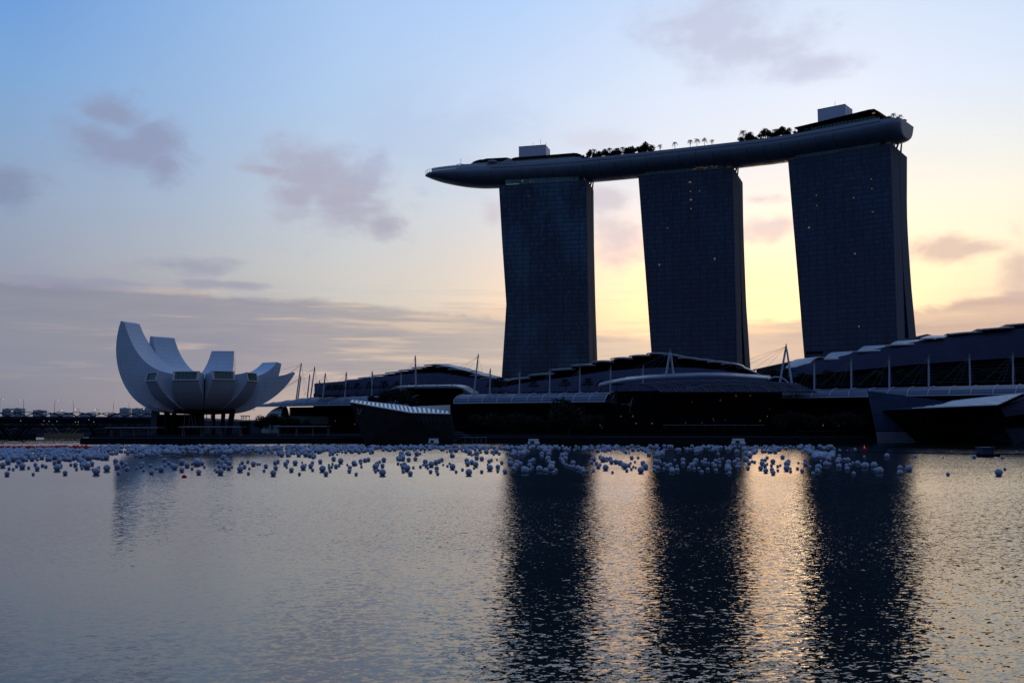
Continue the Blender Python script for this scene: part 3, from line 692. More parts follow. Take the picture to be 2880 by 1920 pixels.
#@@MUSEUM
# ------------------------------------------------------------ lotus shaped museum
MC = Vector(((575 - 1440) / F * 512, 512, 0)); MZ = 13.8
mus = thing('lotus_museum', Vector((MC.x, MC.y, 2.9)), 'white lotus-shaped museum with ten upcurved petals standing on dark columns', 'museum')
def petal(theta, rc, rho, phi, wtip, wmid, t_tip, inner_r, inner_h, window, tipcut=0.0, lab=None, sag=.5, zoff=0.0):
    """theta plan angle; outer edge = flat to rc then arc of radius rho up to angle phi"""
    th = R(theta); rd = Vector((math.cos(th), math.sin(th), 0)); sd = Vector((math.sin(th), -math.cos(th), 0))
    n = 22; out = []
    Rt = rc + rho * math.sin(phi); Ht = rho * (1 - math.cos(phi))
    tn = Vector((math.cos(phi), math.sin(phi)))            # along the outer curve at the tip (r,h)
    nn2 = Vector((-math.sin(phi), math.cos(phi)))          # towards the inside
    c2 = nn2 * t_tip + tn * tipcut if not window else Vector((-1.3, t_tip))
    It = (Rt + c2.x, Ht + c2.y)
    ctrl = (inner_r + (It[0] - inner_r) * sag, inner_h - .6)
    rings = []
    for i in range(n + 1):
        t = i / n
        if t < .15: r_, h_ = 5 + (rc - 5) * (t / .15) if rc > 5 else 5, 0.0
        a = max(0, (t - .15) / .85) * phi
        if t >= .15: r_, h_ = rc + rho * math.sin(a), rho * (1 - math.cos(a))
        q = t
        ir = (1 - q) ** 2 * inner_r + 2 * q * (1 - q) * ctrl[0] + q * q * It[0]
        ih = (1 - q) ** 2 * inner_h + 2 * q * (1 - q) * ctrl[1] + q * q * It[1]
        ws = 2 * r_ * math.tan(R(18.2)); wt = wmid + (wtip - wmid) * max(0, (t - (.34 if window else .45)) / (.66 if window else .55))
        wd = min(ws, wt); wi = min(2 * max(ir, 2) * math.tan(R(18.2)), wt) if window else wd
        wi = wd if not window else min(wd * 1.0, max(wi, wd * .8))
        o = MC + Vector((0, 0, MZ + h_ + zoff)) + rd * r_; ii = MC + Vector((0, 0, MZ + ih + zoff)) + rd * ir
        rings.append([o - sd * wd / 2, o + sd * wd / 2, ii + sd * wi / 2, ii - sd * wi / 2])
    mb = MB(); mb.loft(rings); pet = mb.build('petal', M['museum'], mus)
    if window and lab != 'bare':
        r_ = rings[-1]; c0 = sum(r_, Vector()) / 4; nrm = (r_[1] - r_[0]).cross(r_[3] - r_[0]).normalized()
        if nrm.dot(rd) < 0: nrm = -nrm
        # tip frame with recessed looking skylight
        fr_ = MB(); q2 = [c0 + (p_ - c0) * 1.04 for p_ in r_]; q3 = [c0 + (p_ - c0) * .86 for p_ in r_]
        for j in range(4): fr_.hexa([q2[j], q2[(j + 1) % 4], q3[(j + 1) % 4], q3[j]], [x + nrm * .7 for x in (q2[j], q2[(j + 1) % 4], q3[(j + 1) % 4], q3[j])])
        fr_.build('window_frame', M['leaf_pale'], pet)
        g_ = MB(); g_.slab([c0 + (p_ - c0) * .9 + nrm * .1 for p_ in r_], nrm * .12); g_.build('skylight', M['museum_glass'] if lab != 'bright' else M['glass_green'], pet)
        mm = MB()
        for j in range(1, 6):
            a_ = r_[0].lerp(r_[1], j / 6); b_ = r_[3].lerp(r_[2], j / 6); a_ = c0 + (a_ - c0) * .88; b_ = c0 + (b_ - c0) * .88
            mm.tube([a_ + nrm * .3, b_ + nrm * .3], .07, 4)
        mm.build('mullion', M['dark'], pet)
    return pet
D = math.radians
petal(160, 14, 37.5, D(108), 11.5, 17.5, 2.6, 3, 19.5, False, sag=.72)
petal(138, 10, 36, D(100), 12.6, 17, 3.0, 3, 19, False, sag=.75)
petal(93, 7, 34, D(92), 12.3, 17, 3.0, 3, 18, False, sag=.75)
petal(56, 12, 36, D(77), 11.5, 16, 3.4, 3, 18, False, sag=.75)
petal(20, 9, 41.5, D(61), 10, 17, 1.4, 3, 18, False, sag=.8)
petal(-19, 4, 27, D(66), 9.2, 15.5, 4.3, 3, 18.5, True, lab='bright', sag=.45)
petal(-54, 3.5, 26, D(68), 11.0, 16, 4.3, 3, 18.5, True, sag=.45)
petal(-91.5, 3.5, 26, D(67), 12.6, 16, 4.3, 3, 18.5, True, sag=.45)
petal(-131, 5.0, 27, D(65), 10.2, 16, 4.3, 3, 18.5, True, sag=.45)
petal(-163, 9.5, 32, D(58), 9, 15.5, 4.3, 3, 18, True, sag=.45, lab='bare')
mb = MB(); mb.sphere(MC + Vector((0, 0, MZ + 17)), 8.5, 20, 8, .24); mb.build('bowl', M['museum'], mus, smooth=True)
mb = MB(); mb.sphere(MC + Vector((0, 0, MZ + 1.1)), 16, 24, 8, .10); mb.build('underside', M['dark'], mus, smooth=True)
def colm(pxt, pyt, pxb, pyb, wd, Y, m=M['dark'], z0=2.9):
    a = W(pxt, pyt, Y); b = W(pxb, pyb, Y); b.z = z0; mb = MB(); mb.tube([b, a], wd / 2, 8); return mb.build('column', m, mus)
for a in ((470,1150,468,1230,3.0,505),(490,1158,488,1230,2.4,515),(545,1160,545,1230,2.6,512),(570,1150,570,1230,1.6,498),(629,1150,624,1230,2.2,505),(655,1150,642,1230,2.9,500),(600,1160,600,1230,2.0,520)): colm(*a)
mb = MB(); a, b = W(437, 1130, 524), W(437, 1215, 524); mb.box(((a.x + b.x) / 2, 524, (a.z + 2.9) / 2), (3.2, 4, a.z - 2.9)); mb.build('lift_shaft', M['endwall'], mus)
mb = MB(); mb.box((W(505, 1200, 520).x, 522, 8.2), (20, 14, 10.6)); mb.build('entrance_core', M['black'], mus)
for (x0, x1) in ((520,517),(528,536),(536,545),(545,553),(553,561),(580,586),(586,592),(592,600)):
    mb = MB(); a = W(x0, 1160 if x0 != 528 else 1208, 500); b = W(x1, 1208 if x0 not in (528, 553, 586) else 1162, 500)
    if x0 == 528: b = W(536, 1164, 500)
    mb.tube([a, b], .2, 5); mb.build('diagonal_brace', M['cable'], mus)

#@@MALL
# ------------------------------------------------------------ the shopping hall with stepped roofs
def roof_block(root, plates, Y, shell, seg_pale=(), tail=None, back=70):
    """plates: (x0,y0,xm,ym,x1,y1) px of each leaf's front edge"""
    for i, (x0, y0, xm, ym, x1, y1) in enumerate(plates):
        Yi = Y - 1.5 * math.sin(i * 2.1) + (0 if i % 2 else .8)
        pts = []
        for j in range(9):
            t = j / 8; px = (1 - t) ** 2 * x0 + 2 * t * (1 - t) * xm + t * t * x1; py = (1 - t) ** 2 * y0 + 2 * t * (1 - t) * ym + t * t * y1
            pts.append(W(px, py, Yi))
        mb = MB(); th = .75; rr = []
        for (dy, dz) in ((0, 0), (12, 1.2), (28, 1.2), (48, -1.5)): rr.append([p + Vector((dy * .25, dy, dz)) for p in pts] + [p + Vector((dy * .25, dy, dz - th)) for p in reversed(pts)])
        mb.loft(rr); mb.build('roof_leaf', M['leaf_pale'] if i in seg_pale else M['leaf_edge'], root)
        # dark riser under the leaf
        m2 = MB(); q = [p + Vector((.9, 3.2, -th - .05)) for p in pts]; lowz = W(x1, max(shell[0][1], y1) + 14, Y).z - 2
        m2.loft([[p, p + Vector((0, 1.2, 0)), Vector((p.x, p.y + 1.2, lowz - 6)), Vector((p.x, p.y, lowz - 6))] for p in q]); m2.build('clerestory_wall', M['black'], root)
        m3 = MB()
        for t in (.2, .8):
            m3 = MB(); a = pts[int(t * 8)] + Vector((.6, 1.6, -th)); b = a + Vector((0, 1.4, -5.5)); m3.tube([a, b], .12, 4); m3.build('roof_strut', M['slate'], root)
def shell_roof(root, top, bot, Y0, Y1, name='lower_roof', m=None, sag=2.5, n=5):
    """curved metal roof sweeping from the top polyline at Y0 down to the bottom one at Y1"""
    mb = MB(); rr = []
    for (a, b) in zip(top, bot):
        p, q = W(a[0], a[1], Y0), W(b[0], b[1], Y1); row = []
        for j in range(n + 1):
            t = j / n; row.append(p.lerp(q, t) + Vector((0, 0, sag * math.sin(math.pi * t))))
        rr.append(row)
    mb.loft(rr, closed=False); o = mb.build(name, m or M['slate'], root, smooth=True); return o

mallL = thing('shopping_hall', W(1150, 1225, 640) * 1, 'dark hall with a stepped roof between the white museum and the left hotel tower', 'mall', 'halls with stepped roofs on the waterfront')
mallM = thing('shopping_hall', W(1780, 1225, 590) * 1, 'dark hall with a stepped roof peaking in front of the middle hotel tower', 'mall', 'halls with stepped roofs on the waterfront')
mallR = thing('shopping_hall', W(2600, 1225, 560) * 1, 'dark hall with stepped roof climbing to the right edge before the right tower', 'mall', 'halls with stepped roofs on the waterfront')
pl = [(887,1082,905,1079,930,1079),(929,1075.5,948,1073,970,1073.5),(969,1068.5,988,1067,1008,1067),(1007,1062,1028,1060,1048,1060.5),(1047,1055,1066,1053,1086,1053),(1083,1047.5,1102,1045,1123,1045.5),(1120,1040.5,1140,1038.5,1160,1038.5),(1157,1033,1175,1031.5,1196,1032),(1192,1026,1220,1022,1246,1026)]
roof_block(mallL, pl, 640, [(887,1090)])
pl2 = [(1226,1031,1250,1024,1290,1036),(1259,1036.5,1285,1033,1320,1044),(1291,1044,1320,1042,1360,1055),(1321,1054,1350,1050,1395,1064),(1350,1062,1380,1058,1420,1071)]
roof_block(mallL, pl2, 636, [(887,1090)])
shell_roof(mallL, [(884,1078),(960,1072),(1040,1062),(1100,1056),(1160,1050),(1240,1048),(1330,1062),(1420,1075)], [(884,1112),(960,1111),(1040,1110),(1100,1109),(1160,1108),(1240,1107),(1330,1107),(1420,1107)], 632, 612, sag=1.5)
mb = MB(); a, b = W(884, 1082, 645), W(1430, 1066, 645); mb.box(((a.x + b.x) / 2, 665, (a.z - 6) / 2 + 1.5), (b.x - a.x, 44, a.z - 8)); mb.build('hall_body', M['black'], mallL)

pm_ = [(1418,1068,1455,1062,1493,1061),(1484,1054,1520,1050,1556,1049),(1548,1039,1585,1036,1618,1036),(1605,1027,1640,1023.5,1674,1024.5),(1663,1016.5,1695,1011,1725,1016),(1716,1007.5,1745,1002,1779,1007),(1768,1000.5,1800,995,1831,1000),(1818,993,1850,989,1884,996)]
roof_block(mallM, pm_, 590, [(1418,1080)])
pm2_ = [(1866,996,1890,994,1925,1003),(1906,1005,1935,1002,1967,1010),(1948,1010.5,1975,1007,2008,1015),(1989,1016.5,2015,1013,2048,1020),(2028,1022.5,2062,1016,2092,1030),(2070,1030,2100,1030,2146,1059)]
roof_block(mallM, pm2_, 588, [(1418,1080)])
shell_roof(mallM, [(1395,1092),(1500,1072),(1600,1060),(1700,1044),(1800,1036),(1880,1032),(1960,1034),(2040,1042),(2100,1052),(2148,1062)], [(1395,1106),(1500,1102),(1600,1101),(1700,1100),(1800,1099),(1880,1099),(1960,1099),(2040,1099),(2100,1099),(2170,1099)], 582, 560, sag=1.2)
mb = MB(); a, b = W(1400, 1075, 600), W(2150, 1062, 600); mb.box(((a.x + b.x) / 2, 628, 18), (b.x - a.x, 52, 30)); mb.build('hall_body', M['black'], mallM)

# right hall: first leaves show their pale upper faces
def leaf4(root, fl, fr, br, bl, Yf, Yb, m, bow=1.5):
    a, b, c_, d_ = W(*fl, Yf), W(*fr, Yf), W(*br, Yb), W(*bl, Yb); mb = MB(); n = 6; rr = []
    for i in range(n + 1):
        t = i / n; p = a.lerp(d_, t); q = b.lerp(c_, t); k = Vector((0, 0, bow * math.sin(math.pi * t))); rr.append([p + k, q + k, q + k - Vector((0, 0, .6)), p + k - Vector((0, 0, .6))])
    mb.loft(rr); return mb.build('roof_leaf', m, root)
leaf4(mallR, (2209,1033), (2270,1030), (2322,1004), (2262,1013), 540, 572, M['leaf_pale'], 2.4)
leaf4(mallR, (2317,1009), (2378,1007.5), (2416,987), (2352,992), 540, 572, M['leaf_pale'], 1.6)
leaf4(mallR, (2411,987), (2476,984), (2506,970), (2446,973), 540, 570, M['leaf_pale'], 1.1)
leaf4(mallR, (2502,969), (2570,966), (2598,954), (2532,958), 540, 568, M['leaf_pale'], .6)
leaf4(mallR, (2588,951), (2655,948), (2682,942), (2620,943), 540, 566, M['leaf_pale'], .4)
roof_block(mallR, [(2675,938,2715,933,2763,931),(2761,925,2805,921,2853,918),(2845,911.5,2890,908,2940,904),(2930,896,2990,890,3040,886)], 541, [(2675,1000)])
shell_roof(mallR, [(2215,1034),(2320,1012),(2412,990),(2504,973),(2590,957),(2680,947),(2765,937),(2850,926),(2950,912),(3040,900)], [(2215,1062),(2320,1050),(2412,1040),(2504,1031),(2590,1023),(2680,1017),(2765,1011),(2850,1006),(2950,1000),(3040,996)], 543, 531, sag=1.4)
mb = MB(); a = W(2216, 1100, 548); b = W(3060, 1100, 548); mb.add([], [])
pts = [W(2216,1036,550), W(2320,1014,550), W(2504,976,550), W(2680,948,550), W(2850,926,550), W(3040,900,550)]
ring = [[p, p + Vector((10, 60, 0)), Vector((p.x + 10, p.y + 60, 3)), Vector((p.x, p.y, 3))] for p in pts]; mb.loft(ring); mb.build('hall_body', M['black'], mallR)
# louvred glass front of the right hall
mb = MB(); pts = [(2216,1040,1092),(2320,1050,1090),(2504,1030,1084),(2680,1016,1080),(2880,1004,1077),(3040,996,1074)]
mb.loft([[W(x, y0, 535), W(x, y1, 535), W(x, y1, 535) + Vector((0, 1, 0)), W(x, y0, 535) + Vector((0, 1, 0))] for x, y0, y1 in pts]); mb.build('glazed_front', M['dark'], mallR)
for j in range(7):
    m2 = MB(); f = .12 + j * .13
    m2.tube([W(x, y0 + (y1 - y0) * f, 534.2) for x, y0, y1 in pts], .10, 4); m2.build('louvre', M['canopy'], mallR)
# glass end and wedge hall between the middle and right towers
wedge = thing('wedge_hall', W(2190, 1100, 600) * 1, 'low wedge hall with sloping roof and green glass between middle and right towers', 'hall')
mb = MB(); mb.slab([W(2135,1035,600), W(2285,1002,600), W(2285,1008,600), W(2118,1042,600)], (0, 40, 0)); mb.build('roof', M['endwall'], wedge)
mb = MB(); mb.slab([W(2128,1040,602), W(2262,1010,602), W(2262,1100,602), W(2128,1100,602)], (0, .4, 0)); mb.build('glass_wall', M['glass_green'], wedge)
mb = MB()
for j in range(9): mb.tube([W(2128, 1045 + j * 4.2, 601.5), W(2262, 1040 + j * 4.2, 601.5)], .12, 4)
for x in (2172, 2180, 2206): mb.tube([W(x, 1040, 600.8), W(x + 3, 1080, 600.8)], .5, 5)
mb.build('glazing_bars', M['dark'], wedge)
wedge2 = thing('roof_monitor', W(2610, 945, 620) * 1, 'low grey roof hump just right of the foot of the right tower', 'roof')
mb = MB(); mb.slab([W(2540,955,620), W(2608,939,620), W(2626,944,620), W(2626,965,620), W(2540,972,620)], (0, 30, 0)); mb.build('roof', M['endwall'], wedge2)

# barrel canopies along the waterfront
def canopy(root, pL, pR, depth, rise, ribs, extend_end=0, overhang=True, mcan=None, name='promenade_canopy', taper_l=0.0, rr_=.16):
    d = (pR - pL); L = d.length; d = d.normalized(); n = Vector((-d.y, d.x, 0)); z = Vector((0, 0, 1))
    def prof(p, k=1.0, m=10, lift=0.0):
        return [p + n * (depth * k * (1 - math.cos(math.pi / 2 * j / m))) + z * (rise * k * math.sin(math.pi / 2 * j / m) + lift) for j in range(m + 1)]
    mb = MB(); K = 24; rr = []
    for i in range(K + 1):
        t = i / K; k = 1.0 if not taper_l else min(1, .25 + t / taper_l * .75)
        a = prof(pL + d * L * t, k); rr.append(a + [q - z * .35 + n * .1 for q in reversed(a)])
    mb.loft(rr); can = mb.build(name, mcan or M['canopy'], root)
    for i in range(ribs + 1):
        t = i / ribs; k = 1.0 if not taper_l else min(1, .25 + t / taper_l * .75)
        m2 = MB(); m2.tube(prof(pL + d * L * t, k, 8, .18), rr_, 5); m2.build('rib', M['rib'], can)
    m2 = MB(); m2.tube([pL, pR], .22, 5); m2.build('eave_beam', M['rib'], can)
    for q in range(3):
        m2 = MB(); jj = (3, 6, 9)[q]
        pa = prof(pL, 1 if not taper_l else .25, 10, .05)[jj]; pb = prof(pR, 1, 10, .05)[jj]
        if not taper_l: m2.tube([pa, pb], .06, 4); m2.build('purlin', M['slate'], can)
    return can, d, n, L
cl = thing('waterfront_arcade', G(900, 1235, 2.9), 'arcade with a curved ribbed canopy right of the museum, before the left hall', 'arcade', 'ribbed canopy arcades along the promenade')
cm = thing('waterfront_arcade', G(1500, 1238, 2.9), 'arcade with curved ribbed canopy between the left pavilion and the central glass entrance', 'arcade', 'ribbed canopy arcades along the promenade')
cr_ = thing('waterfront_arcade', G(2500, 1238, 2.9), 'arcade with a curved ribbed canopy running to the right edge below the glazed hall', 'arcade', 'ribbed canopy arcades along the promenade')
def arcade_body(root, pL, pR, n, d, back=7, z0=2.9, z1=19.5, depth=26):
    a, b = pL + n * back, pR + n * back; mb = MB()
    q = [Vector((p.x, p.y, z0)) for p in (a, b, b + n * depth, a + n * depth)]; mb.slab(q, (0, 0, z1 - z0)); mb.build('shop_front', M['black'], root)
    L = (b - a).length
    m2 = MB()
    for i in range(int(L / 4.2) + 1):
        p = a + d * i * 4.2 - n * .3; m2.box((p.x, p.y, (z0 + z1) / 2), (.22, .3, z1 - z0), math.atan2(d.y, d.x))
    m2.build('glazing_posts', M['dark'], root)
    m2 = MB(); c0 = (a + b) / 2 - n * .5; m2.box((c0.x, c0.y, 7.2), (L, 1.0, .5), math.atan2(d.y, d.x)); m2.build('floor_edge', M['deck'], root)
    m2 = MB(); c0 = (a + b) / 2 - n * .5; m2.box((c0.x, c0.y, 13.0), (L, 1.0, .4), math.atan2(d.y, d.x)); m2.build('floor_edge', M['deck'], root)
pL, pR = G(722, 1142.6, 20), G(1150, 1136, 20); can, d, n, L = canopy(cl, pL, pR, 13, 5.6, 12, taper_l=.30); arcade_body(cl, pL + d * 18, pR, n, d, 12)
pL, pR = G(1275, 1134, 20), G(1702, 1129, 20); can, d, n, L = canopy(cm, pL, pR, 12, 5.2, 10); arcade_body(cm, pL - d * 4, pR + d * 22, n, d, 6)
dM, nM = d, n
pL, pR = G(2182, 1119.5, 22), G(3060, 1104, 22); can, d, n, L = canopy(cr_, pL, pR, 12, 4.6, 15); arcade_body(cr_, pL, pR, n, d, 6, z1=21.5)
# open tail of the middle canopy: bare hoops
m2 = MB(); b0 = G(1702, 1129, 20)
for i, (off, k) in enumerate(((4.0, 1.0), (9.5, .98), (15, 1.0))):
    p = b0 + dM * off; pts = [p - nM * 2 * i + nM * (12 * (1 - math.cos(a_))) + Vector((0, 0, (5.4 + i * 1.2) * math.sin(a_) - (i * 2.2))) for a_ in [math.pi * j / 16 for j in range(-1, 13)]]
    m2.tube(pts, .22, 5)
for j in range(5): m2.tube([b0 + nM * j * 1.6 + Vector((0, 0, .9 * j)), b0 + dM * 16 + nM * (j * 1.6 - 3) + Vector((0, 0, .9 * j - 2))], .1, 4)
m2.build('open_hoops', M['cable'], cm)

# small upper canopy with its lantern block
up_ = thing('upper_pavilion', W(1215, 1130, 590) * 1, 'dark block under a thin pale arched roof above the left crystal pavilion', 'pavilion')
mb = MB(); top = [(1101,1091),(1113,1087),(1180,1085),(1257,1084),(1280,1084.5),(1300,1089),(1316,1099),(1331,1107)]
rr = []
for x, y in top: p = W(x, y, 575); rr.append([p + Vector((0, 0, -.9)), p, p + Vector((3, 14, 1.2)), p + Vector((3, 14, .3))])
mb.loft(rr); mb.build('roof', M['leaf_edge'], up_)
for x in (1140, 1182, 1220, 1262):
    m2 = MB(); p = W(x, 1086.5, 574.6); m2.tube([p, p + Vector((2.6, 1, 1.1))], .14, 4); m2.build('rib', M['rib'], up_)
mb = MB(); mb.slab([W(1144,1092,580), W(1298,1092,580), W(1312,1150,580), W(1144,1150,580)], (0, 16, 0)); mb.build('wall', M['black'], up_)
for (x, y) in ((1144.5,1126.5),(1169,1132)):
    m2 = MB(); m2.sphere(W(x, y, 572), .55, 8, 6); m2.build('lamp', mat('dim lamp', (.3,.35,.35), .5, emit=(.6,.8,.75), es=.30), up_)

# central glass entrance with big arched canopy and lattice below
ce = thing('entrance_canopy', G(1960, 1240, 2.9), 'large arched glass canopy over the central entrance, carried below a white A-shaped mast', 'canopy')
arcpx = [(1682,1083),(1716,1075),(1760,1067),(1820,1061),(1885,1057.5),(1968,1054),(2020,1054),(2065,1056),(2120,1059.5),(2167,1063)]
mb = MB(); rr = []
for x, y in arcpx: p = W(x, y, 520); rr.append([p, p + Vector((1.5, 6, 1.6)), p + Vector((1.5, 6, 1.2)), p + Vector((0, 0, -.75))])
mb.loft(rr); mb.build('arched_roof', M['leaf_edge'], ce)
m2 = MB(); m2.tube([W(x, y, 519.6) for x, y in ((2160,1067),(2170,1062),(2180,1059.5),(2192,1060.5),(2204,1065),(2216,1075),(2229,1088))], .4, 6); m2.build('end_arch', M['rib'], ce)
m2 = MB(); m2.tube([W(x, y, 506) for x, y in ((2150,1082),(2175,1084),(2200,1092),(2222,1096))], .25, 6); m2.build('end_arch', M['cable'], ce)
# lattice: raking beams and glass slats
for i in range(11):
    m2 = MB(); x0 = 1800 + i * 43.5; y0 = 1083 - 14 * math.sin(math.pi * (i + 1.5) / 13)
    p, q = W(x0, y0, 517), W(x0 + 62, 1103, 497)
    m2.tube([p, p.lerp(q, .5) + Vector((0, 0, .8)), q], .24, 5); m2.build('raking_beam', M['dark'], ce)
    m3 = MB()
    for j in range(9):
        c0 = p.lerp(q, (j + .5) / 9) + Vector((0, -.3, .45)); m3.box(c0, (.5, .3, .32))
    m3.build('bracket', M['rib'], ce)
m3 = MB()
for j in range(11):
    t = (j + .5) / 11; row = []
    for i in range(11):
        x0 = 1800 + i * 43.5; y0 = 1083 - 14 * math.sin(math.pi * (i + 1.5) / 13); row.append(W(x0, y0, 517.5).lerp(W(x0 + 62, 1103, 497.5), t) + Vector((0, 0, .3)))
    m3.tube(row, .13, 4)
m3.build('roof_slats', M['canopy'], ce)
m3 = MB()
rows_ = [[W(1800 + i * 43.5, 1085 - 14 * math.sin(math.pi * (i + 1.5) / 13), 519).lerp(W(1862 + i * 43.5, 1104, 499), j / 3) for j in range(4)] for i in range(11)]
m3.loft(rows_, closed=False); m3.build('glass_roof', mat('smoked glass', (.012, .014, .024), 1.0, spec=0.0), ce)
m3 = MB(); m3.tube([W(x, y, 494) for x, y in ((1930,1095),(1985,1083),(2060,1080),(2130,1083),(2170,1094))], .28, 5)
for x in (1960, 1980, 2001, 2020, 2041, 2062, 2083, 2104, 2125, 2146): m3.tube([W(x, 1086, 494), W(x, 1102, 494)], .16, 4)
m3.build('balcony_rail', M['cable'], ce)
mb = MB(); mb.slab([W(1735,1100,505), W(2200,1100,505), W(2200,1232,505), W(1735,1232,505)], (0, 20, 0)); mb.build('glass_front', M['black'], ce)
m3 = MB()
for x in range(1760, 2200, 22): m3.tube([W(x, 1104, 504.4), W(x, 1230, 504.4)], .12, 4)
for y in (1130, 1158, 1186): m3.tube([W(1740, y, 504.3), W(2195, y, 504.3)], .10, 4)
m3.build('glazing_bars', M['dark'], ce)
m3 = MB(); m3.tube([W(1865,1195,492), W(2150,1195,492)], .14, 4)
for x in range(1870, 2150, 28): m3.tube([W(x, 1195, 492), W(x, 1206, 492)], .06, 4)
m3.build('balustrade', M['cable'], ce)

# masts and stays
MG = 'white cable masts along the hall roofs'
def mast(px0, py0, px1, py1, Y, label, cabs, r_=.42, feet=None):
    top = W(px1, py1, Y); base = W(px0, py0, Y); base.z -= 2.0
    root = thing('cable_mast', base, label, 'mast', MG)
    for f in (feet or [None]):
        b = base if f is None else W(f[0], f[1], Y + f[2]) - Vector((0, 0, 2))
        mb = MB(); mb.tube([b, b.lerp(top, .85), top], [r_, r_ * .85, r_ * .45], 8); mb.build('pole', M['mast'], root)
    mb = MB(); mb.tube([top + Vector((0, 0, -1.2)), top + Vector((0, 0, .9))], [.55, .2], 6); mb.build('cap', M['cable'], root)
    for (cx, cy, dY) in cabs:
        mb = MB(); mb.tube([top + Vector((0, 0, -.6)), W(cx, cy, Y + dY)], .055, 4); mb.build('cable', M['cable'], root)
ms = []
ms.append((833,1115,847,1023,655,'tallest mast of the pair just right of the museum, leaning right',[(790,1040,-20),(735,1110,-25),(720,1112,-30),(860,1112,-6),(868,1112,4)],None))
ms.append((838,1115,846,1060,668,'short mast close behind the tall leaning one right of the museum',[(760,1110,-20),(740,1116,-26),(858,1114,-4)],None))
ms.append((864,1115,871,1055,668,'short leaning mast second group right of the museum',[(800,1090,-20),(778,1100,-22),(884,1114,-4)],None))
ms.append((873,1113,885,1034,655,'tall leaning mast left of the lowest roof step',[(830,1062,-10),(770,1112,-25),(893,1110,-4),(900,1111,3)],None))
ms.append((897,1112,899,1072,670,'tiny mast top behind the lowest roof step',[(880,1100,-4),(915,1105,0)],None))
for i, (a, b, c_, d_) in enumerate(((908,1112,915,1052),(970,1110,974,1049),(1045,1110,1047,1047),(1126,1109,1129,1045))):
    ms.append((a, b, c_, d_, 606, '%s mast from the left in front of the stepped left hall' % ORD[i], [(c_ - 62, 1112, -14), (c_ - 35, 1112, -12), (c_ - 14, 1111, -8), (c_ + 14, 1110, -4), (c_ + 24, 1108, 2)], None))
ms.append((1170,1086,1168,1003,580,'tall mast rising from the thin arched upper roof',[(1115,1086,-4),(1135,1086,-4),(1160,1085,-4),(1178,1084,-4),(1200,1084,-4)],None))
ms.append((1332,1106,1345,999,572,'tall leaning mast just left of the left hotel tower',[(1208,1084,4),(1244,1084,3),(1282,1084,2),(1346,1105,-4),(1372,1106,-5)],None))
for i, (a, b, c_, d_) in enumerate(((1377,1106,1379,1040),(1460,1103,1462,1038),(1545,1102,1547,1036),(1630,1101,1631,1034),(1716,1099,1718,1031),(1808,1070,1809.5,1029.6))):
    ms.append((a, b, c_, d_, 545, '%s mast from the left in the middle row before the central roof peak' % ORD[i], [(c_ - 70, 1107, -8), (c_ - 40, 1107, -8), (c_ - 24, 1106, -8), (c_ + 6, 1104, -4), (c_ + 14, 1098, 2)], None))
for i, (a, b, c_, d_) in enumerate(((2290,1090,2290,1014),(2394,1085,2394,1009),(2501,1083,2501,1006),(2612,1081,2611.5,1001),(2728,1078,2726.5,998),(2849,1075,2848.5,994))):
    ms.append((a, b, c_, d_, 505 - i * 5, '%s mast from the left before the louvred right hall' % ORD[i], [(c_ - 88, 1088 - i * 2, -6), (c_ - 48, 1088 - i * 2, -6), (c_ - 30, 1087 - i * 2, -5), (c_ + 8, 1086 - i * 2, -4), (c_ + 16, 1084 - i * 2, 2)], None))
for (a, b, c_, d_, Y, lb, cabs, ft) in ms: mast(a, b, c_, d_, Y, lb, cabs, .42 if d_ > 1025 and a > 1300 else .48, ft)
mast(1885, 1057, 1885, 984, 524, 'white A-shaped mast above the arched central entrance canopy', [(1700,1078,-2),(1745,1069,-2),(1790,1064,-2),(1826,1061,-2),(1922,1054,-2),(1920,1056,6)], .62, [(1871,1057,0),(1896,1057,0)])
mast(2211, 1068, 2211, 971, 530, 'white A-shaped mast at the right end of the central canopy', [(1975,1056,-8),(2040,1056,-8),(2090,1058,-8),(2130,1060,-8),(2205,1080,2)], .62, [(2193,1068,0),(2230,1090,-6)])

# glass dome hall left of the arcade
dm = thing('glass_dome', G(790, 1238, 2.9), 'pale glazed dome end seen under the canopy right of the museum', 'dome')
mb = MB(); c0 = Vector((W(775, 1190, 640).x, 640, 3)); rr = []
for i in range(15):
    a = math.pi * i / 14
    rr.append([c0 + Vector((-math.sin(a) * 15 * math.cos(b) + 6, -math.cos(a) * 15 * math.cos(b), 17 * math.sin(b))) for b in [math.pi / 2 * j / 8 for j in range(9)]])
mb.loft(rr, closed=False); mb.build('glass_shell', M['glass_pale'], dm, smooth=True)
mb = MB()
for i in range(15):
    a = math.pi * i / 14; mb.tube([c0 + Vector((-math.sin(a) * 15.2 * math.cos(b) + 6, -math.cos(a) * 15.2 * math.cos(b), 17.2 * math.sin(b))) for b in [math.pi / 2 * j / 8 for j in range(9)]], .13, 4)
for j in range(1, 7):
    b = math.pi / 2 * j / 8; mb.tube([c0 + Vector((-math.sin(a) * 15.2 * math.cos(b) + 6, -math.cos(a) * 15.2 * math.cos(b), 17.2 * math.sin(b))) for a in [math.pi * i / 14 for i in range(15)]], .13, 4)
mb.build('glazing_ribs', M['glass_green'], dm)
mb = MB(); mb.slab([W(785,1170,625), W(930,1170,625), W(930,1192,625), W(785,1192,625)], (0, 6, 0)); mb.build('annex_glass', M['glass_green'], dm)
kq = thing('gantry_kiosk', G(693, 1230, 2.9), 'small dark open-topped kiosk against the pink sky right of the museum columns', 'kiosk')
mb = MB(); a, b = W(678, 1182, 560), W(702, 1182, 560); mb.box(((a.x + b.x) / 2, 560, 6.4), (b.x - a.x, 5, 7.0)); mb.build('cabin', M['dark'], kq)
mb = MB()
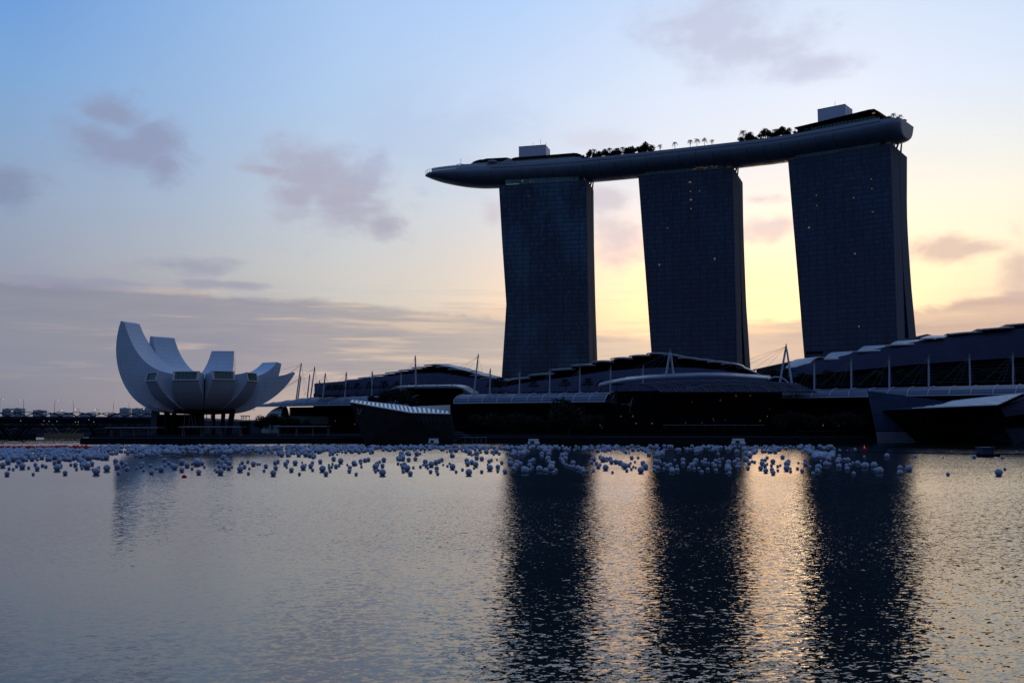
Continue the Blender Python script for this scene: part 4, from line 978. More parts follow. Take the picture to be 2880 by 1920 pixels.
for x in (678.5, 684, 692, 701): mb.tube([W(x, 1169, 560), W(x, 1184, 560)], .16, 4)
mb.tube([W(677,1169.5,560), W(703,1169.5,560)], .25, 4); mb.tube([W(680,1175,560), W(694,1175,560)], .14, 4); mb.build('frame', M['dark'], kq)

#@@PAVILIONS
# ------------------------------------------------------------ crystal pavilions standing in the water
cp = thing('crystal_pavilion', G(1150, 1246, 0), 'dark faceted glass pavilion with a white striped sloping roof, in the water left of centre', 'pavilion')
A, Bq, Cq, Dq, Eq = W(985,1134.5,436), W(1157,1164,447), W(1266,1167,460), W(1027,1247,439), W(1276,1245,462)
A2, B2, C2, D2, E2 = W(990,1129.5,452), W(1150,1146,466), W(1266,1141,474), W(1060,1240,470), W(1285,1240,476)
Dq.z = Eq.z = D2.z = E2.z = -.6
mb = MB(); mb.add([A, Bq, Cq, Eq, Dq, D2, E2, C2, B2, A2], [(0, 4, 1), (1, 4, 3), (1, 3, 2), (0, 9, 5, 4), (2, 3, 6, 7), (9, 8, 7, 6, 5), (4, 5, 6, 3)]); mb.build('glass_wall', M['crystal'], cp)
up3 = Vector((0, -.25, .25))
def ed0(t_, f):
    if t_ < .62: q = t_ / .62; p0, p1 = A.lerp(Bq, q), A2.lerp(B2, q)
    else: q = (t_ - .62) / .38; p0, p1 = Bq.lerp(Cq, q), B2.lerp(C2, q)
    return p0.lerp(p1, f) + up3 + Vector((0, 0, .22))
mb = MB(); mb.loft([[ed0(i / 50, 0) - Vector((0, 0, .3))] + [ed0(i / 50, j / 6) for j in range(7)] for i in range(51)], closed=False); rf = mb.build('roof', M['roof_grey'], cp)
for i in range(23):
    t = i / 23; t2 = t + .024
    def ed(t_, f):
        if t_ < .62: q = t_ / .62; p0, p1 = A.lerp(Bq, q), A2.lerp(B2, q)
        else: q = (t_ - .62) / .38; p0, p1 = Bq.lerp(Cq, q), B2.lerp(C2, q)
        return p0.lerp(p1, f) + up3 + Vector((0, -.06, .42))
    hi = .93 if t < .6 else max(.25, .93 - (t - .6) * 1.9)
    mb = MB(); mb.slab([ed(t, .04), ed(t2, .04), ed(t2, hi), ed(t, hi)], (0, 0, .08)); mb.build('roof_panel', M['white'] if i else M['white'], rf)
mb = MB(); mb.tube([ed(0, 0), ed(.62, 0), ed(.999, 0)], .28, 5); mb.tube([ed(0, 1), ed(.62, 1)], .25, 5); mb.build('roof_edge', M['white'], rf)
for i, x in enumerate((1152,1162,1166,1176,1188,1200,1212,1224,1236)):
    mb = MB(); q = W(x, 1173, 450) if i != 1 else W(x + 2, 1173, 450); q2 = W(x + 4, 1188, 452) if i != 1 else W(x - 1, 1188, 452)
    q.y -= 2.4; q2.y -= 2.4; mb.tube([q, q2], .14, 4); mb.build('mullion', M['quay_edge'], cp)
# faint panel joints on the glass
mb = MB()
for f in (.15, .3, .45, .6, .75, .9): mb.tube([A.lerp(Dq, f) + Vector((0, -.12, 0)), Bq.lerp(Dq.lerp(Eq, .5), f) + Vector((0, -.12, 0)), Cq.lerp(Eq, f) + Vector((0, -.12, 0))], .05, 4)
mb.build('panel_joint', M['slate'], cp)
# overlapping monogram letters on the wall
def stroke(mb, pts, wd=.24):
    for p, q in zip(pts[:-1], pts[1:]): mb.tube([W(*p, 434.2), W(*q, 434.2)], wd, 4)
mb = MB(); stroke(mb, [(1009,1150),(1005.5,1165),(1014,1165)]); stroke(mb, [(1004.5,1148.5),(1011,1164),(1017,1148.5)], .22)
mb.build('monogram_sign', M['quay_edge'], cp)

cp2 = thing('crystal_pavilion', G(2650, 1246, 0), 'dark angular glass pavilion with pale stone foot and wide striped roof at right', 'pavilion')
p1, p2, p3 = W(2439,1098,470), W(2700,1133,470), W(2481.5,1154,470)
def pl2_(pts, off, m, name): q = MB(); q.slab(pts, off); return q.build(name, m, cp2)
pl2_([p1, p2, W(2560,1149,470), p3, W(2546,1211,470), W(2463,1211,470)], (.3, 1.0, 0), M['crystal_blue'], 'blue_wing')
pl2_([W(2463.5,1214,469.8), W(2549.5,1214,469.8), W(2584,1243.5,469.8), W(2468.5,1243.5,469.8)], (.3, 1.0, 0), M['stone'], 'stone_base')
pl2_([W(2461,1211.2,470.2), W(2549,1211.2,470.2), W(2551,1213.8,470.2), W(2461,1213.8,470.2)], (.3, 1.0, 0), M['black'], 'base_joint')
q = MB()
for y in (1221, 1229, 1237): q.tube([W(2464 + (y - 1214) * .17, y, 469.75), W(2552 + (y - 1214) * 1.15, y, 469.75)], .07, 4)
q.build('stone_joint', M['deck'], cp2)
pl2_([p3 + Vector((.2, -.6, 0)), W(2805,1141,408), W(2829,1207,414), W(2853,1252,404), W(2584,1245,468)], (1.5, 26, 0), M['black'], 'glass_wall')
r_a, r_b, r_c, r_d = W(2500,1152.5,448), W(2805.5,1140,406), W(2877,1107,428), W(2663,1130,474)
q = MB(); q.loft([[r_a.lerp(r_b, j / 6).lerp(r_d.lerp(r_c, j / 6), i / 12) for j in range(7)] for i in range(13)], closed=False); rf = q.build('roof', M['slate'], cp2)
for i in range(8):
    t0, t1 = i / 8 + .012, i / 8 + .040
    q = MB(); a = r_a.lerp(r_b, min(1, t0 * .0 + 0)); 
    # stripes run from the front edge up to the back corner, fanned
    L0, L1 = r_a.lerp(r_d, t0), r_a.lerp(r_d, t1); R0, R1 = r_b.lerp(r_c, t0), r_b.lerp(r_c, t1); o_ = Vector((0, -.1, .22))
    t0, t1 = i / 8 + .02, i / 8 + .078
    L0, L1 = r_a.lerp(r_d, t0), r_a.lerp(r_d, t1); R0, R1 = r_b.lerp(r_c, t0), r_b.lerp(r_c, t1)
    f = .22 + .10 * math.sin(i * .6); q.slab([L0.lerp(R0, f) + o_, R0 + o_, R1 + o_, L1.lerp(R1, f) + o_], (0, .02, .1)); q.build('roof_stripe', M['white'], rf)
q = MB(); q.tube([r_a.lerp(r_b, .25) + Vector((0, -.2, .3)), r_b + Vector((0, -.2, .3)), r_c + Vector((0, -.2, .3)), r_d.lerp(r_c, .05) + Vector((0, -.2, .3))], .22, 5); q.build('roof_edge', M['leaf_pale'], rf)
q = MB()
for i in range(11): x = 2530 + i * 27; q.tube([W(x, 1154 - i * 1.1, 443 - i * 3.5), W(x + 12, 1209, 443 - i * 3.0)], .06, 4)
q.build('glazing_bars', M['slate'], cp2)
pl2_([W(2815,1150,420), W(2900,1112,432), W(2960,1112,432), W(2960,1150,432), W(2828,1172,420)], (2, 10, 0), M['slate'], 'curved_flank')
pl2_([W(2829,1207,412), W(2960,1196,430), W(2960,1252,430), W(2853,1252,404.5)], (2, 14, 0), M['deck'], 'rear_wall')
pl2_([W(2440,1170,500), W(2960,1170,500), W(2960,1246,500), W(2440,1246,500)], (0, 4, 0), M['black'], 'link_wall')

#@@QUAYSIDE
# ------------------------------------------------------------ things on the quay
def pergola(px0, px1, py, posts, Y, label):
    root = thing('waterside_pergola', Vector((W((px0 + px1) / 2, py, Y).x, Y, 3.0)), label, 'pergola', 'flat-roofed pergolas on the museum promenade')
    a, b = W(px0, py, Y), W(px1, py, Y); mb = MB(); mb.box(((a.x + b.x) / 2, Y + 1.6, a.z), (b.x - a.x, 4.0, .42)); rf = mb.build('roof', M['quay_edge'], root)
    mb = MB(); mb.box(((a.x + b.x) / 2, Y - .5, a.z + .05), (b.x - a.x - 2, .18, .30)); mb.build('fascia', M['mast'], rf)
    for x in posts:
        for dY in (0.3, 3.0):
            p = W(x, py, Y); mb = MB(); mb.tube([Vector((p.x, Y + dY, 2.9)), Vector((p.x, Y + dY, p.z))], .27, 6); mb.build('post', M['quay_edge'], root)
pergola(292, 452, 1202, (312,341,376.5,417), 456, 'flat-roofed pergola on the quay left of the museum')
pergola(500, 687, 1200, (513,566,620,675), 453, 'flat-roofed pergola on the quay in front of the museum columns')
pergola(766, 926, 1198.5, (782,833,879,922), 453, 'flat-roofed pergola on the quay under the ribbed canopy right of the museum')
# quayside bollards/lights
mb = MB(); rs = random.Random(5)
# jetty beside the pavilion
jt = thing('boat_jetty', G(1310, 1243, 0), 'small jetty with a sloping gangway right of the left crystal pavilion', 'jetty')
mb = MB(); a, b = W(1300, 1230, 455), W(1370, 1230, 455); mb.box(((a.x + b.x) / 2, 458, a.z), (b.x - a.x, 7, .3)); mb.build('deck', M['quay_edge'], jt)
for x in (1308, 1328, 1341, 1353, 1367):
    mb = MB(); p = W(x, 1231, 455); mb.tube([Vector((p.x, 455, -1)), p], .25, 6); mb.build('pile', M['quay_edge'], jt)
mb = MB(); mb.slab([W(1275,1238.5,450), W(1298,1229.5,450), W(1298,1231,450), W(1275,1240,450)], (0, 2, 0)); mb.build('gangway', M['quay_edge'], jt)
mb = MB(); mb.tube([W(1278,1214,452), W(1296,1215,452), W(1318,1226,452)], .12, 4); mb.tube([W(1278,1219,452), W(1296,1220,452), W(1312,1228,452)], .12, 4); mb.build('handrail', M['quay_edge'], jt)
# dock piers along the quay wall
for i in range(26):
    pass
qp = MB()
for i in range(34):
    x = 1420 + i * 38; p = G(x, 1241.5, 0); qp.box((p.x, p.y - .8, .9), (2.6, 1.4, 1.8))
tag(qp.build('quay_buttresses', M['deck']), kind='structure')
# framed glass screen
sf = thing('framed_screen', G(2315, 1238, 2.9), 'pale rectangular frame of five bays on the quay left of the right pavilion', 'screen')
mb = MB(); x0, x1, y0, y1 = 2249, 2382, 1189, 1212
for y in (y0, y1): mb.tube([W(x0, y, 497), W(x1, y, 497)], .16, 4)
for i in range(6): x = x0 + (x1 - x0) * i / 5; mb.tube([W(x, y0, 497), W(x, y1, 497)], .13, 4)
mb.tube([W(2236, 1189, 498.5), W(2249, 1189, 498.5)], .08, 4); mb.build('frame', M['quay_edge'], sf)
for x in (2252, 2380):
    p = W(x, 1212, 497); m2 = MB(); m2.tube([Vector((p.x, 497, 2.9)), p], .13, 4); m2.build('leg', M['quay_edge'], sf)
# lamps glowing under the canopies
LG = 'small warm lamps under the canopies'
lamp_src = None
LP = [(1402,1193,.6,0),(1457,1192,.75,0),(1500,1193,.6,0),(1688,1196,.8,0),(1693,1203,.5,0),(1789,1190.5,.9,1),(1834,1190.5,.9,1),(1746,1171,.9,2),(1780,1171,1.1,2),(1946,1130,.6,2),(2026,1126,.9,2),(1928,1189,.45,0),(1974,1189,.45,0),(2006,1178,.5,0),(2008,1183,.4,0),(2040,1181,.4,0),(2138,1183,.7,0),(2158,1171,.6,0),(2315,1196,.8,0),(2359,1196,.4,0),(1003,1183,.5,0),(998,1193,.8,2),(943,1184,.5,0),(1750,1137,.6,2),(1768,1137,.6,2),(2165,1150,.5,2),(2110,1112,1.0,2),(2070,1113,1.2,2)]
small = MB(); small.sphere((0, 0, 0), .32, 8, 6); small.tube([(0, 0, .2), (0, 0, 1.0)], .05, 4)
for i, (x, y, s, kd) in enumerate(LP):
    # fittings hang just in front of the glass of the building behind
    Y = 503 if 1735 < x < 2200 else (488 if x > 2200 else (505 if x > 1270 else 500))
    if i == 0:
        src = small.build('hanging_lamp', M['warm'], None, (0, 0, 0)); o = src
    else: o = src.copy(); COL.objects.link(o)
    if kd == 2:
        o.data = src.data.copy(); o.data.materials[0] = M['warm_dim']
    o.location = W(x, y, Y - 1.2); o.scale = (s * (1.6 if kd else 1), s, s * (.5 if kd == 1 else 1.0))
    tag(o, 'small warm lamp glowing in the dark shopfronts behind the quay', 'lamp', LG)

# trees of the waterfront and terraces
TG = {'terrace': 'flat layered trees on the hall terraces', 'row': 'dark trees along the shopfronts'}
ft = make_tree(31, 7.2, 4.0, 4.4, '', TG['terrace'], 700, .38, True, 'terrace_tree', .22); fk = kids(ft); used = False
tl = [(974,1107,608,.85),(1004,1107,608,.9),(1040,1107,608,1.0),(1079,1107,608,1.05),(1119,1106,608,1.0),(1158,1106,608,.8),(925,1108,608,.75),(942,1108,608,.8),(955,1108,608,.8),(1385,1106,560,1.1),(1408,1106,560,1.2),(1590,1102,552,.95),(1655,1101,552,1.0),(1735,1100,552,1.0),(1690,1100,552,.8),(1500,1103,552,.9)]
for i, (x, y, Y, s) in enumerate(tl):
    loc = W(x, y, Y); lb = '%s flat layered tree from the left before the left hall roof' % ORD[[6,0,1,2][0] if 0 else 0]
    order = sorted(q[0] for q in tl); k = order.index(x); lb = '%s from the left of the flat layered trees on the hall terraces' % ORD[k]
    if not used: ft.location = loc; ft.scale = (s,) * 3; ft['label'] = lb; used = True
    else: copy_tree(ft, loc, i * .9, s, lb, fk)
bt = [make_tree(41 + i, 11, 6.2, 8.5, '', TG['row'], 1500, .55, trunk=.35) for i in range(2)]; bk_ = [kids(o) for o in bt]; ub = [False, False]
row = [(735,1192,590,1.0,'tall dark tree before the glazed dome'),(765,1192,590,1.1,'dark tree right of the one before the glazed dome'),(800,1192,590,1.05,'third dark tree from the left under the museum side canopy'),(835,1193,590,.9,'fourth dark tree from the left under the museum side canopy'),(870,1193,590,.8,'fifth dark tree from the left under the museum side canopy'),
 (1045,1150,490,.62,'leftmost dark tree behind the striped pavilion roof'),(1072,1150,490,.8,'second dark tree behind the striped pavilion roof'),(1102,1150,490,.95,'largest dark tree behind the striped pavilion roof'),(1135,1155,490,1.0,'dark tree just left of the two dim lamps over the left pavilion'),(1160,1160,490,.75,'rightmost dark tree behind the striped pavilion roof'),
 (1600,1232,482,1.72,'tall dark tree rising over the ribbed canopy left of the entrance')]
for i, x in enumerate((1335, 1372, 1408, 1445, 1480, 1520, 1556, 1645, 1680)): row.append((x, 1222, 497, .98 + .1 * math.sin(i * 2.3), '%s dark tree from the left under the middle ribbed canopy' % ORD[i]))
for i, x in enumerate((2205, 2240, 2276, 2312, 2350, 2388, 2424)): row.append((x, 1222, 492, 1.02 + .1 * math.sin(i * 1.7), '%s dark tree from the left under the right ribbed canopy' % ORD[i]))
for i, x in enumerate((2262, 2330, 2370, 2440, 2470, 2545, 2575, 2650, 2690, 2770, 2810, 2870)): row.append((x, 1092 - i * 1.2, 520, .78 + .1 * math.sin(i * 1.7), '%s dark tree from the left before the louvred front of the right hall' % ORD[i]))
for i, (x, y, Y, s, lb) in enumerate(row):
    k = i % 2; loc = W(x, y, Y)
    if y > 1185: loc.z = 3.0
    if not ub[k]: bt[k].location = loc; bt[k].scale = (s,) * 3; bt[k]['label'] = lb; ub[k] = True
    else: copy_tree(bt[k], loc, i * 1.1, s, lb, bk_[k])

#@@BRIDGE
# ------------------------------------------------------------ bridges on the left
hb = thing('helix_footbridge', Vector((-255, 520, 0)), 'low footbridge wrapped in crossing steel helix tubes left of the museum', 'bridge')
b0 = Vector((-315, 470, 9.4)); b1 = Vector((W(432, 1190, 575).x, 575, 9.4)); dd = (b1 - b0); Lb = dd.length; dd.normalize(); nb = Vector((-dd.y, dd.x, 0))
for sgn, rad, cnt in ((1, 5.6, 5), (-1, 5.0, 5)):
    for k in range(cnt):
        pts = []; ns = int(Lb / 1.6)
        for i in range(ns + 1):
            s = Lb * i / ns; a = sgn * 2 * math.pi * s / 44 + 2 * math.pi * k / cnt; pts.append(b0 + dd * s + nb * (rad * math.cos(a)) + Vector((0, 0, rad * math.sin(a))))
        mb = MB(); mb.tube(pts, .18, 5, False); mb.build('helix_tube', M['dark'], hb)
mb = MB(); c0 = b0 + dd * Lb / 2; mb.box((c0.x, c0.y, 7.2), (Lb, 6.2, 1.1), math.atan2(dd.y, dd.x)); mb.build('deck', M['dark'], hb)
mb = MB()
for i in range(int(Lb / 9)):
    p = b0 + dd * (i * 9 + 2); mb.box((p.x, p.y, 11.3), (5.6, 3.4, .12), math.atan2(dd.y, dd.x))
mb.build('shade_panels', M['slate'], hb)
for sd_ in (-1, 1):
    mb = MB(); mb.tube([b0 + nb * 3 * sd_ + Vector((0, 0, -.4)), b1 + nb * 3 * sd_ + Vector((0, 0, -.4))], .1, 4)
    for i in range(int(Lb / 3)): p = b0 + dd * i * 3 + nb * 3 * sd_; mb.tube([p + Vector((0, 0, -1.6)), p + Vector((0, 0, -.4))], .05, 4)
    mb.build('handrail', M['dark'], hb)
for s in (.18, .5, .8):
    p = b0 + dd * Lb * s
    for q in (-1, 1):
        mb = MB(); mb.tube([Vector((p.x, p.y, -1)), p + dd * 6 * q + Vector((0, 0, -2.6))], .6, 8); mb.build('pier', M['dark'], hb)
for x, y in ((58,1183),(124,1183),(138,1184),(160,1184),(212,1186),(220,1186),(264,1186),(250,1180)):
    m2 = MB(); m2.sphere(W(x, y, 508 + x * .12), .22, 6, 4); m2.build('deck_light', mat('deck light', (.5,.5,.5), .5, emit=(.9,.95,.85), es=.25), hb)
# visitors on the footbridge would be specks; the road bridge behind
rb = thing('road_bridge', Vector((-320, 640, 0)), 'long dark road bridge with slanted piers behind the helix footbridge', 'bridge')
r0, r1 = Vector((-520, 560, 0)), Vector((W(470, 1190, 680).x, 680, 0)); rd = (r1 - r0); Lr = rd.length; rd.normalize(); rn = Vector((-rd.y, rd.x, 0)); ra = math.atan2(rd.y, rd.x)
mb = MB(); c0 = (r0 + r1) / 2; mb.box((c0.x, c0.y, 10.6), (Lr, 24, 3.6), ra); mb.build('deck', M['dark'], rb)
mb = MB(); c1 = c0 - rn * 12.2; mb.box((c1.x, c1.y, 12.8), (Lr, .4, 1.4), ra); mb.build('parapet', M['slate'], rb)
def vpier(px, Y, sc, lit):
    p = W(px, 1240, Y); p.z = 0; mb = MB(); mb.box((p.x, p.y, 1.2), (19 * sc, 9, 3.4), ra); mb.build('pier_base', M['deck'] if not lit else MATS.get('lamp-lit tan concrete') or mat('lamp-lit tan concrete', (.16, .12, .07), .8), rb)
    for sx in (-1, 1):
        for j in range(3):
            mb = MB(); a = p + rd * (sx * (1.2 + j * 2.2) * sc) + Vector((0, -3.2, 2.8)); b = p + rd * (sx * (5.4 + j * 2.4) * sc) + Vector((0, -3.2, 9.1))
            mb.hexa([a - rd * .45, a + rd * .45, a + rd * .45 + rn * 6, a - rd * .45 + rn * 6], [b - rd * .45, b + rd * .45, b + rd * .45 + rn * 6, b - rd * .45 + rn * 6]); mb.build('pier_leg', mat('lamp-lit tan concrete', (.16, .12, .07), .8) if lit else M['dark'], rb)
vpier(180, 610, 1.15, True); vpier(42, 585, 1.15, False); vpier(300, 640, 1.0, False); vpier(-90, 575, 1.1, False)
# street lamps on the road bridge
SL = 'street lamps on the road bridge'
sl = thing('street_lamp', (0, 0, 0), '', 'lamp post', SL)
mb = MB(); mb.tube([(0, 0, 0), (0, 0, 9.0), (.15, 0, 9.9), (.7, 0, 10.4), (1.7, 0, 10.55)], [.14, .10, .08, .07, .07], 6); mb.build('pole', M['cable'], sl)
mb = MB(); mb.box((1.9, 0, 10.5), (1.2, .45, .18)); mb.build('lamp_head', M['quay_edge'], sl)
mb = MB(); mb.sphere((1.9, 0, 10.36), .34, 8, 6, .45); mb.build('light', M['lampwhite'], sl); sk = kids(sl)
heads = [(2,9,1120),(69,65,1123),(156,163,1124),(209,205,1128),(321,325,1129),(365,362,1132)]
for i, (xp, xh, yh) in enumerate(heads):
    # where that pole meets the deck
    t = (xp - 1440) / F; Yp = (r0.y - rd.y / rd.x * r0.x) / (1 - rd.y / rd.x * t); loc = Vector((t * Yp, Yp, 13)); topz = W(xp, yh, Yp).z
    s = (topz - 13) / 10.5; rz_ = 0 if xh > xp else math.pi; lb = '%s tall street lamp from the left on the road bridge' % ORD[i]
    if i == 0: sl.location = loc; sl.rotation_euler = (0, 0, rz_); sl.scale = (s,) * 3; sl['label'] = lb
    else: copy_tree(sl, loc, rz_, s, lb, sk)
for i, (x, y) in enumerate(((45,1155),(163,1152),(279,1150),(393,1149),(224,1146))):
    Yp = 760; p = W(x, y, Yp); o = copy_tree(sl, Vector((p.x, Yp, 3)), 0 if i % 2 else math.pi, (p.z - 3) / 10.5 * (1 if i < 4 else .95), '%s from the left of the distant low street lamps beyond the bridges' % ORD[[0,1,3,4,2][i]], sk); o['group'] = 'distant street lamps beyond the bridges'
for i, (x, y) in enumerate(((672,1157),(703,1152))):
    Yp = 760; p = W(x, y, Yp); copy_tree(sl, Vector((p.x, Yp, 3)), 0, (p.z - 3) / 10.5, ['left', 'right'][i] + ' thin lamp post against the pink sky right of the museum columns', sk[:1])

# far blocks of flats
FG = 'pale blocks of flats on the horizon'
fb = [(6,30,1149,'leftmost pale block on the horizon'),(30,62,1148,'wide pale block left of the second street lamp'),(92,123,1153,'low pale block between the second and third street lamps'),(140,175,1161,'faint low block behind the third street lamp'),(176,198,1160,'faint low block left of the fourth street lamp'),(225,262,1161,'faint low block midway along the footbridge'),(302,334,1162,'faint low block behind the fifth street lamp'),(336,362,1147,'pale square block left of the sixth street lamp'),(370,398,1148,'left half of the wide pale blocks beside the museum'),(398,425,1147,'right half of the wide pale blocks beside the museum'),(690,712,1183,'tiny block on the horizon under the dome')]
for i, (x0, x1, yt, lb) in enumerate(fb):
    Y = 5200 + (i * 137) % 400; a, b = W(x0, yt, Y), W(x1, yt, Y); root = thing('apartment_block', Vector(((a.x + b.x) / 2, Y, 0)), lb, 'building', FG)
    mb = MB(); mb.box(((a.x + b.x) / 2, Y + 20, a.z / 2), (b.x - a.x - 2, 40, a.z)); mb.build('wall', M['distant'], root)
    if yt < 1155:
        m2 = MB()
        for j in range(6): m2.box(((a.x + b.x) / 2, Y - .3, a.z * (.3 + .11 * j)), ((b.x - a.x) * .9, .5, 2.2))
        m2.build('window_band', M['canopy'], root)
        m2 = MB(); m2.box(((a.x + b.x) / 2 - 5, Y + 20, a.z + 1.5), (14, 12, 3)); m2.build('lift_tower', M['distant'], root)

#@@FLOATS
# ------------------------------------------------------------ floats on the bay
Z1 = [(63,1478,44),(293,1481,28),(575,1470,42),(850,1457,64),(1043,1470,34),(943,1427,60),(1034,1411,54),(1120,1435,40),(772,1408,58),(810,1388,44),(505,1424,62),(535,1408,36),(329,1430,42),(253,1425,28),(197,1410,54),(80,1432,28),(117,1438,26),(25,1400,50),(147,1410,30),(72,1370,50),(165,1375,44),(312,1397,34),(482,1380,38),(521,1362,46),(625,1398,28),(665,1398,40),(675,1436,28),(722,1429,26),(715,1403,24),(820,1440,26),(870,1425,30),(405,1415,30),(375,1405,32),(1020,1367,46),(1077,1375,44),(1107,1397,36),(1085,1412,24),(1205,1428,26),(1267,1448,28),(1250,1395,46),(1245,1415,28),(1337,1465,42),(1327,1405,30),(1378,1430,26),(1422,1436,54),(1452,1407,30),(1490,1384,34),(1520,1404,40),(1542,1417,52),(1450,1357,36),(1604,1443,44),(1604,1375,52),(1651,1402,48),(1694,1432,28),(1693,1390,24),(1753,1464,46),(1783,1386,38),(1802,1418,26)]
Z2 = [(73,1370,66),(20,1350,30),(35,1365,36),(62,1313,40),(110,1322,52),(158,1332,48),(165,1282,50),(188,1322,30),(275,1342,64),(272,1300,24),(297,1277,38),(320,1318,42),(360,1387,34),(369,1338,28),(412,1289,52),(355,1268,34),(453,1293,28),(478,1293,24),(520,1360,32),(539,1312,44),(615,1383,62),(639,1330,48),(633,1278,42),(660,1265,44),(742,1290,50),(752,1322,28),(762,1262,36),(801,1351,50),(840,1278,54),(883,1393,34),(923,1322,60),(946,1300,26),(911,1275,22),(999,1311,50),(1018,1351,34),(1016,1279,38),(1097,1266,46),(1120,1340,68),(1155,1389,50),(1198,1360,36),(1186,1302,28),(1190,1328,34),(1215,1320,30),(1223,1290,28),(1259,1314,46),(1291,1308,28),(1306,1260,58),(1234,1238,48),(1375,1300,26),(1395,1362,42),(1400,1330,44),(1443,1282,54),(1465,1295,30),(1465,1395,36),(1519,1320,28),(1510,1262,44),(1515,1285,30),(1555,1252,44),(1590,1245,44),(1662,1318,62),(1664,1364,36),(1692,1352,30),(1680,1290,50),(1706,1268,32),(1735,1378,72),(1735,1308,46),(1749,1248,50)]
Z3 = [(71,1288,32),(75,1240,34),(103,1298,30),(120,1323,44),(135,1300,56),(165,1333,68),(124,1365,38),(197,1388,52),(180,1246,46),(249,1238,44),(228,1328,30),(301,1319,34),(329,1300,24),(351,1270,54),(361,1306,44),(376,1333,30),(412,1294,62),(405,1369,40),(468,1336,48),(465,1367,30),(478,1391,36),(461,1274,52),(491,1262,46),(520,1248,42),(534,1299,24),(578,1312,28),(600,1286,26),(630,1318,62),(667,1371,32),(732,1349,32),(785,1289,50),(775,1256,50),(828,1272,50),(867,1296,60),(851,1333,28),(797,1376,70),(929,1370,38),(930,1237,48),(878,1228,48),(990,1298,24),(1005,1263,42),(1028,1252,34),(1013,1331,66),(1095,1321,50),(1094,1363,34),(1136,1278,40),(1169,1367,50),(1086,1247,22),(1222,1285,56),(1216,1242,44),(1256,1340,50),(1279,1310,58),(1292,1275,52),(1325,1290,48),(1375,1355,76),(1360,1335,44),(1421,1304,46),(1428,1350,30),(1448,1328,32),(1423,1268,40),(1455,1255,50),(1521,1342,66),(1585,1357,52),(1640,1328,68),(1650,1295,60),(1669,1377,32),(1690,1357,38),(1625,1272,40),(1665,1280,36),(1740,1235,38),(1755,1252,36),(1765,1270,34),(1768,1285,30),(1795,1303,36),(1788,1235,46),(1832,1315,34),(1865,1280,50),(1868,1320,42),(1918,1332,52),(1950,1345,48),(1970,1335,34),(1975,1367,48)]
Z4 = [(15,1353,32),(70,1348,32),(48,1265,38),(100,1275,38),(118,1307,46),(135,1290,34),(193,1317,62),(263,1366,30),(140,1212,44),(205,1230,46),(240,1230,48),(253,1258,50),(297,1258,48),(343,1268,52),(320,1262,40),(370,1290,52),(390,1302,64),(430,1295,40),(408,1347,36),(455,1334,30),(474,1310,26),(498,1318,24),(448,1272,24),(491,1261,26),(458,1218,42),(524,1218,30),(551,1343,68),(573,1272,52),(598,1307,62),(699,1258,56),(690,1314,44),(686,1347,36),(725,1325,48),(740,1248,30),(750,1268,30),(783,1333,28),(791,1280,34),(822,1302,46),(850,1290,44),(920,1305,32),(866,1335,50),(868,1352,50),(920,1343,48),(897,1243,28),(980,1242,48),(981,1278,44),(1040,1320,36),(1068,1294,54),(1095,1276,40),(1095,1332,32),(1110,1250,54),(1143,1328,34),(1172,1363,36),(1177,1262,36),(1205,1272,34),(1205,1240,40),(1232,1337,38),(1241,1276,28),(1285,1280,38),(1305,1302,46),(1317,1346,38),(1312,1252,42),(1354,1300,26),(1350,1236,32),(1355,1265,32),(1442,1265,54),(1435,1305,60),(1441,1332,70),(1454,1375,40),(1505,1262,42),(1537,1241,50),(1548,1282,40),(1533,1311,44),(1562,1308,30),(1610,1228,54),(1632,1240,40),(1640,1322,44),(1652,1272,44),(1685,1255,30),(1709,1262,32),(1770,1323,50),(1786,1275,54),(1785,1245,38),(1814,1298,44),(1817,1240,36),(1822,1348,52),(1837,1281,26),(1836,1218,34),(1895,1256,52),(1880,1297,32),(1885,1340,46),(1898,1370,50),(1944,1305,32),(1971,1295,26),(1945,1347,30),(1993,1212,46),(2034,1325,62),(2038,1282,62),(2052,1258,48),(2075,1328,26),(2075,1357,32),(2145,1328,34),(2155,1271,26),(2192,1350,42),(2225,1250,40),(2224,1284,46),(2270,1312,32),(2303,1378,38)]
Z5 = [(467,1390,44),(477,1360,58),(543,1330,50),(578,1330,26),(498,1307,22),(565,1288,48),(660,1260,28),(658,1295,50),(645,1310,38),(657,1350,46),(664,1211,26),(733,1213,14),(799,1204,28),(722,1344,30),(730,1372,40),(705,1290,28),(735,1295,44),(753,1337,30),(780,1322,26),(788,1414,34),(822,1322,42),(850,1334,20),(887,1345,58),(908,1335,28),(967,1340,56),(978,1380,30),(1016,1387,62),(880,1268,24),(1081,1258,44),(1197,1364,44),(1196,1408,52),(1276,1371,58),(1330,1265,28),(1575,1273,18),(1650,1218,12),(1850,1267,38),(2095,1275,28),(2222,1225,20),(2067,1405,66),(2121,1375,28),(1618,1419,34)]
balls = []
for lst, ox, oy, sc in ((Z1,0,860,3.136),(Z2,600,950,3.647),(Z3,1100,950,3.647),(Z4,1650,950,3.618),(Z5,2150,880,3.136)):
    for x, y, dm_ in lst:
        px, py, dpx = ox + x / sc, oy + y / sc, dm_ / sc
        Y = G(px, py + dpx * .43, 0).y; rad = dpx / 2 * Y / F; c_ = W(px, py, Y)
        balls.append((Vector((c_.x, Y, rad * .86)), rad, px, dpx))
balls.sort(key=lambda b: -b[3])
BG = 'white spheres floating on the bay'
sph = MB(); sph.sphere((0, 0, 0), 1.0, 24, 14); src = None
SPEC = {0: None}
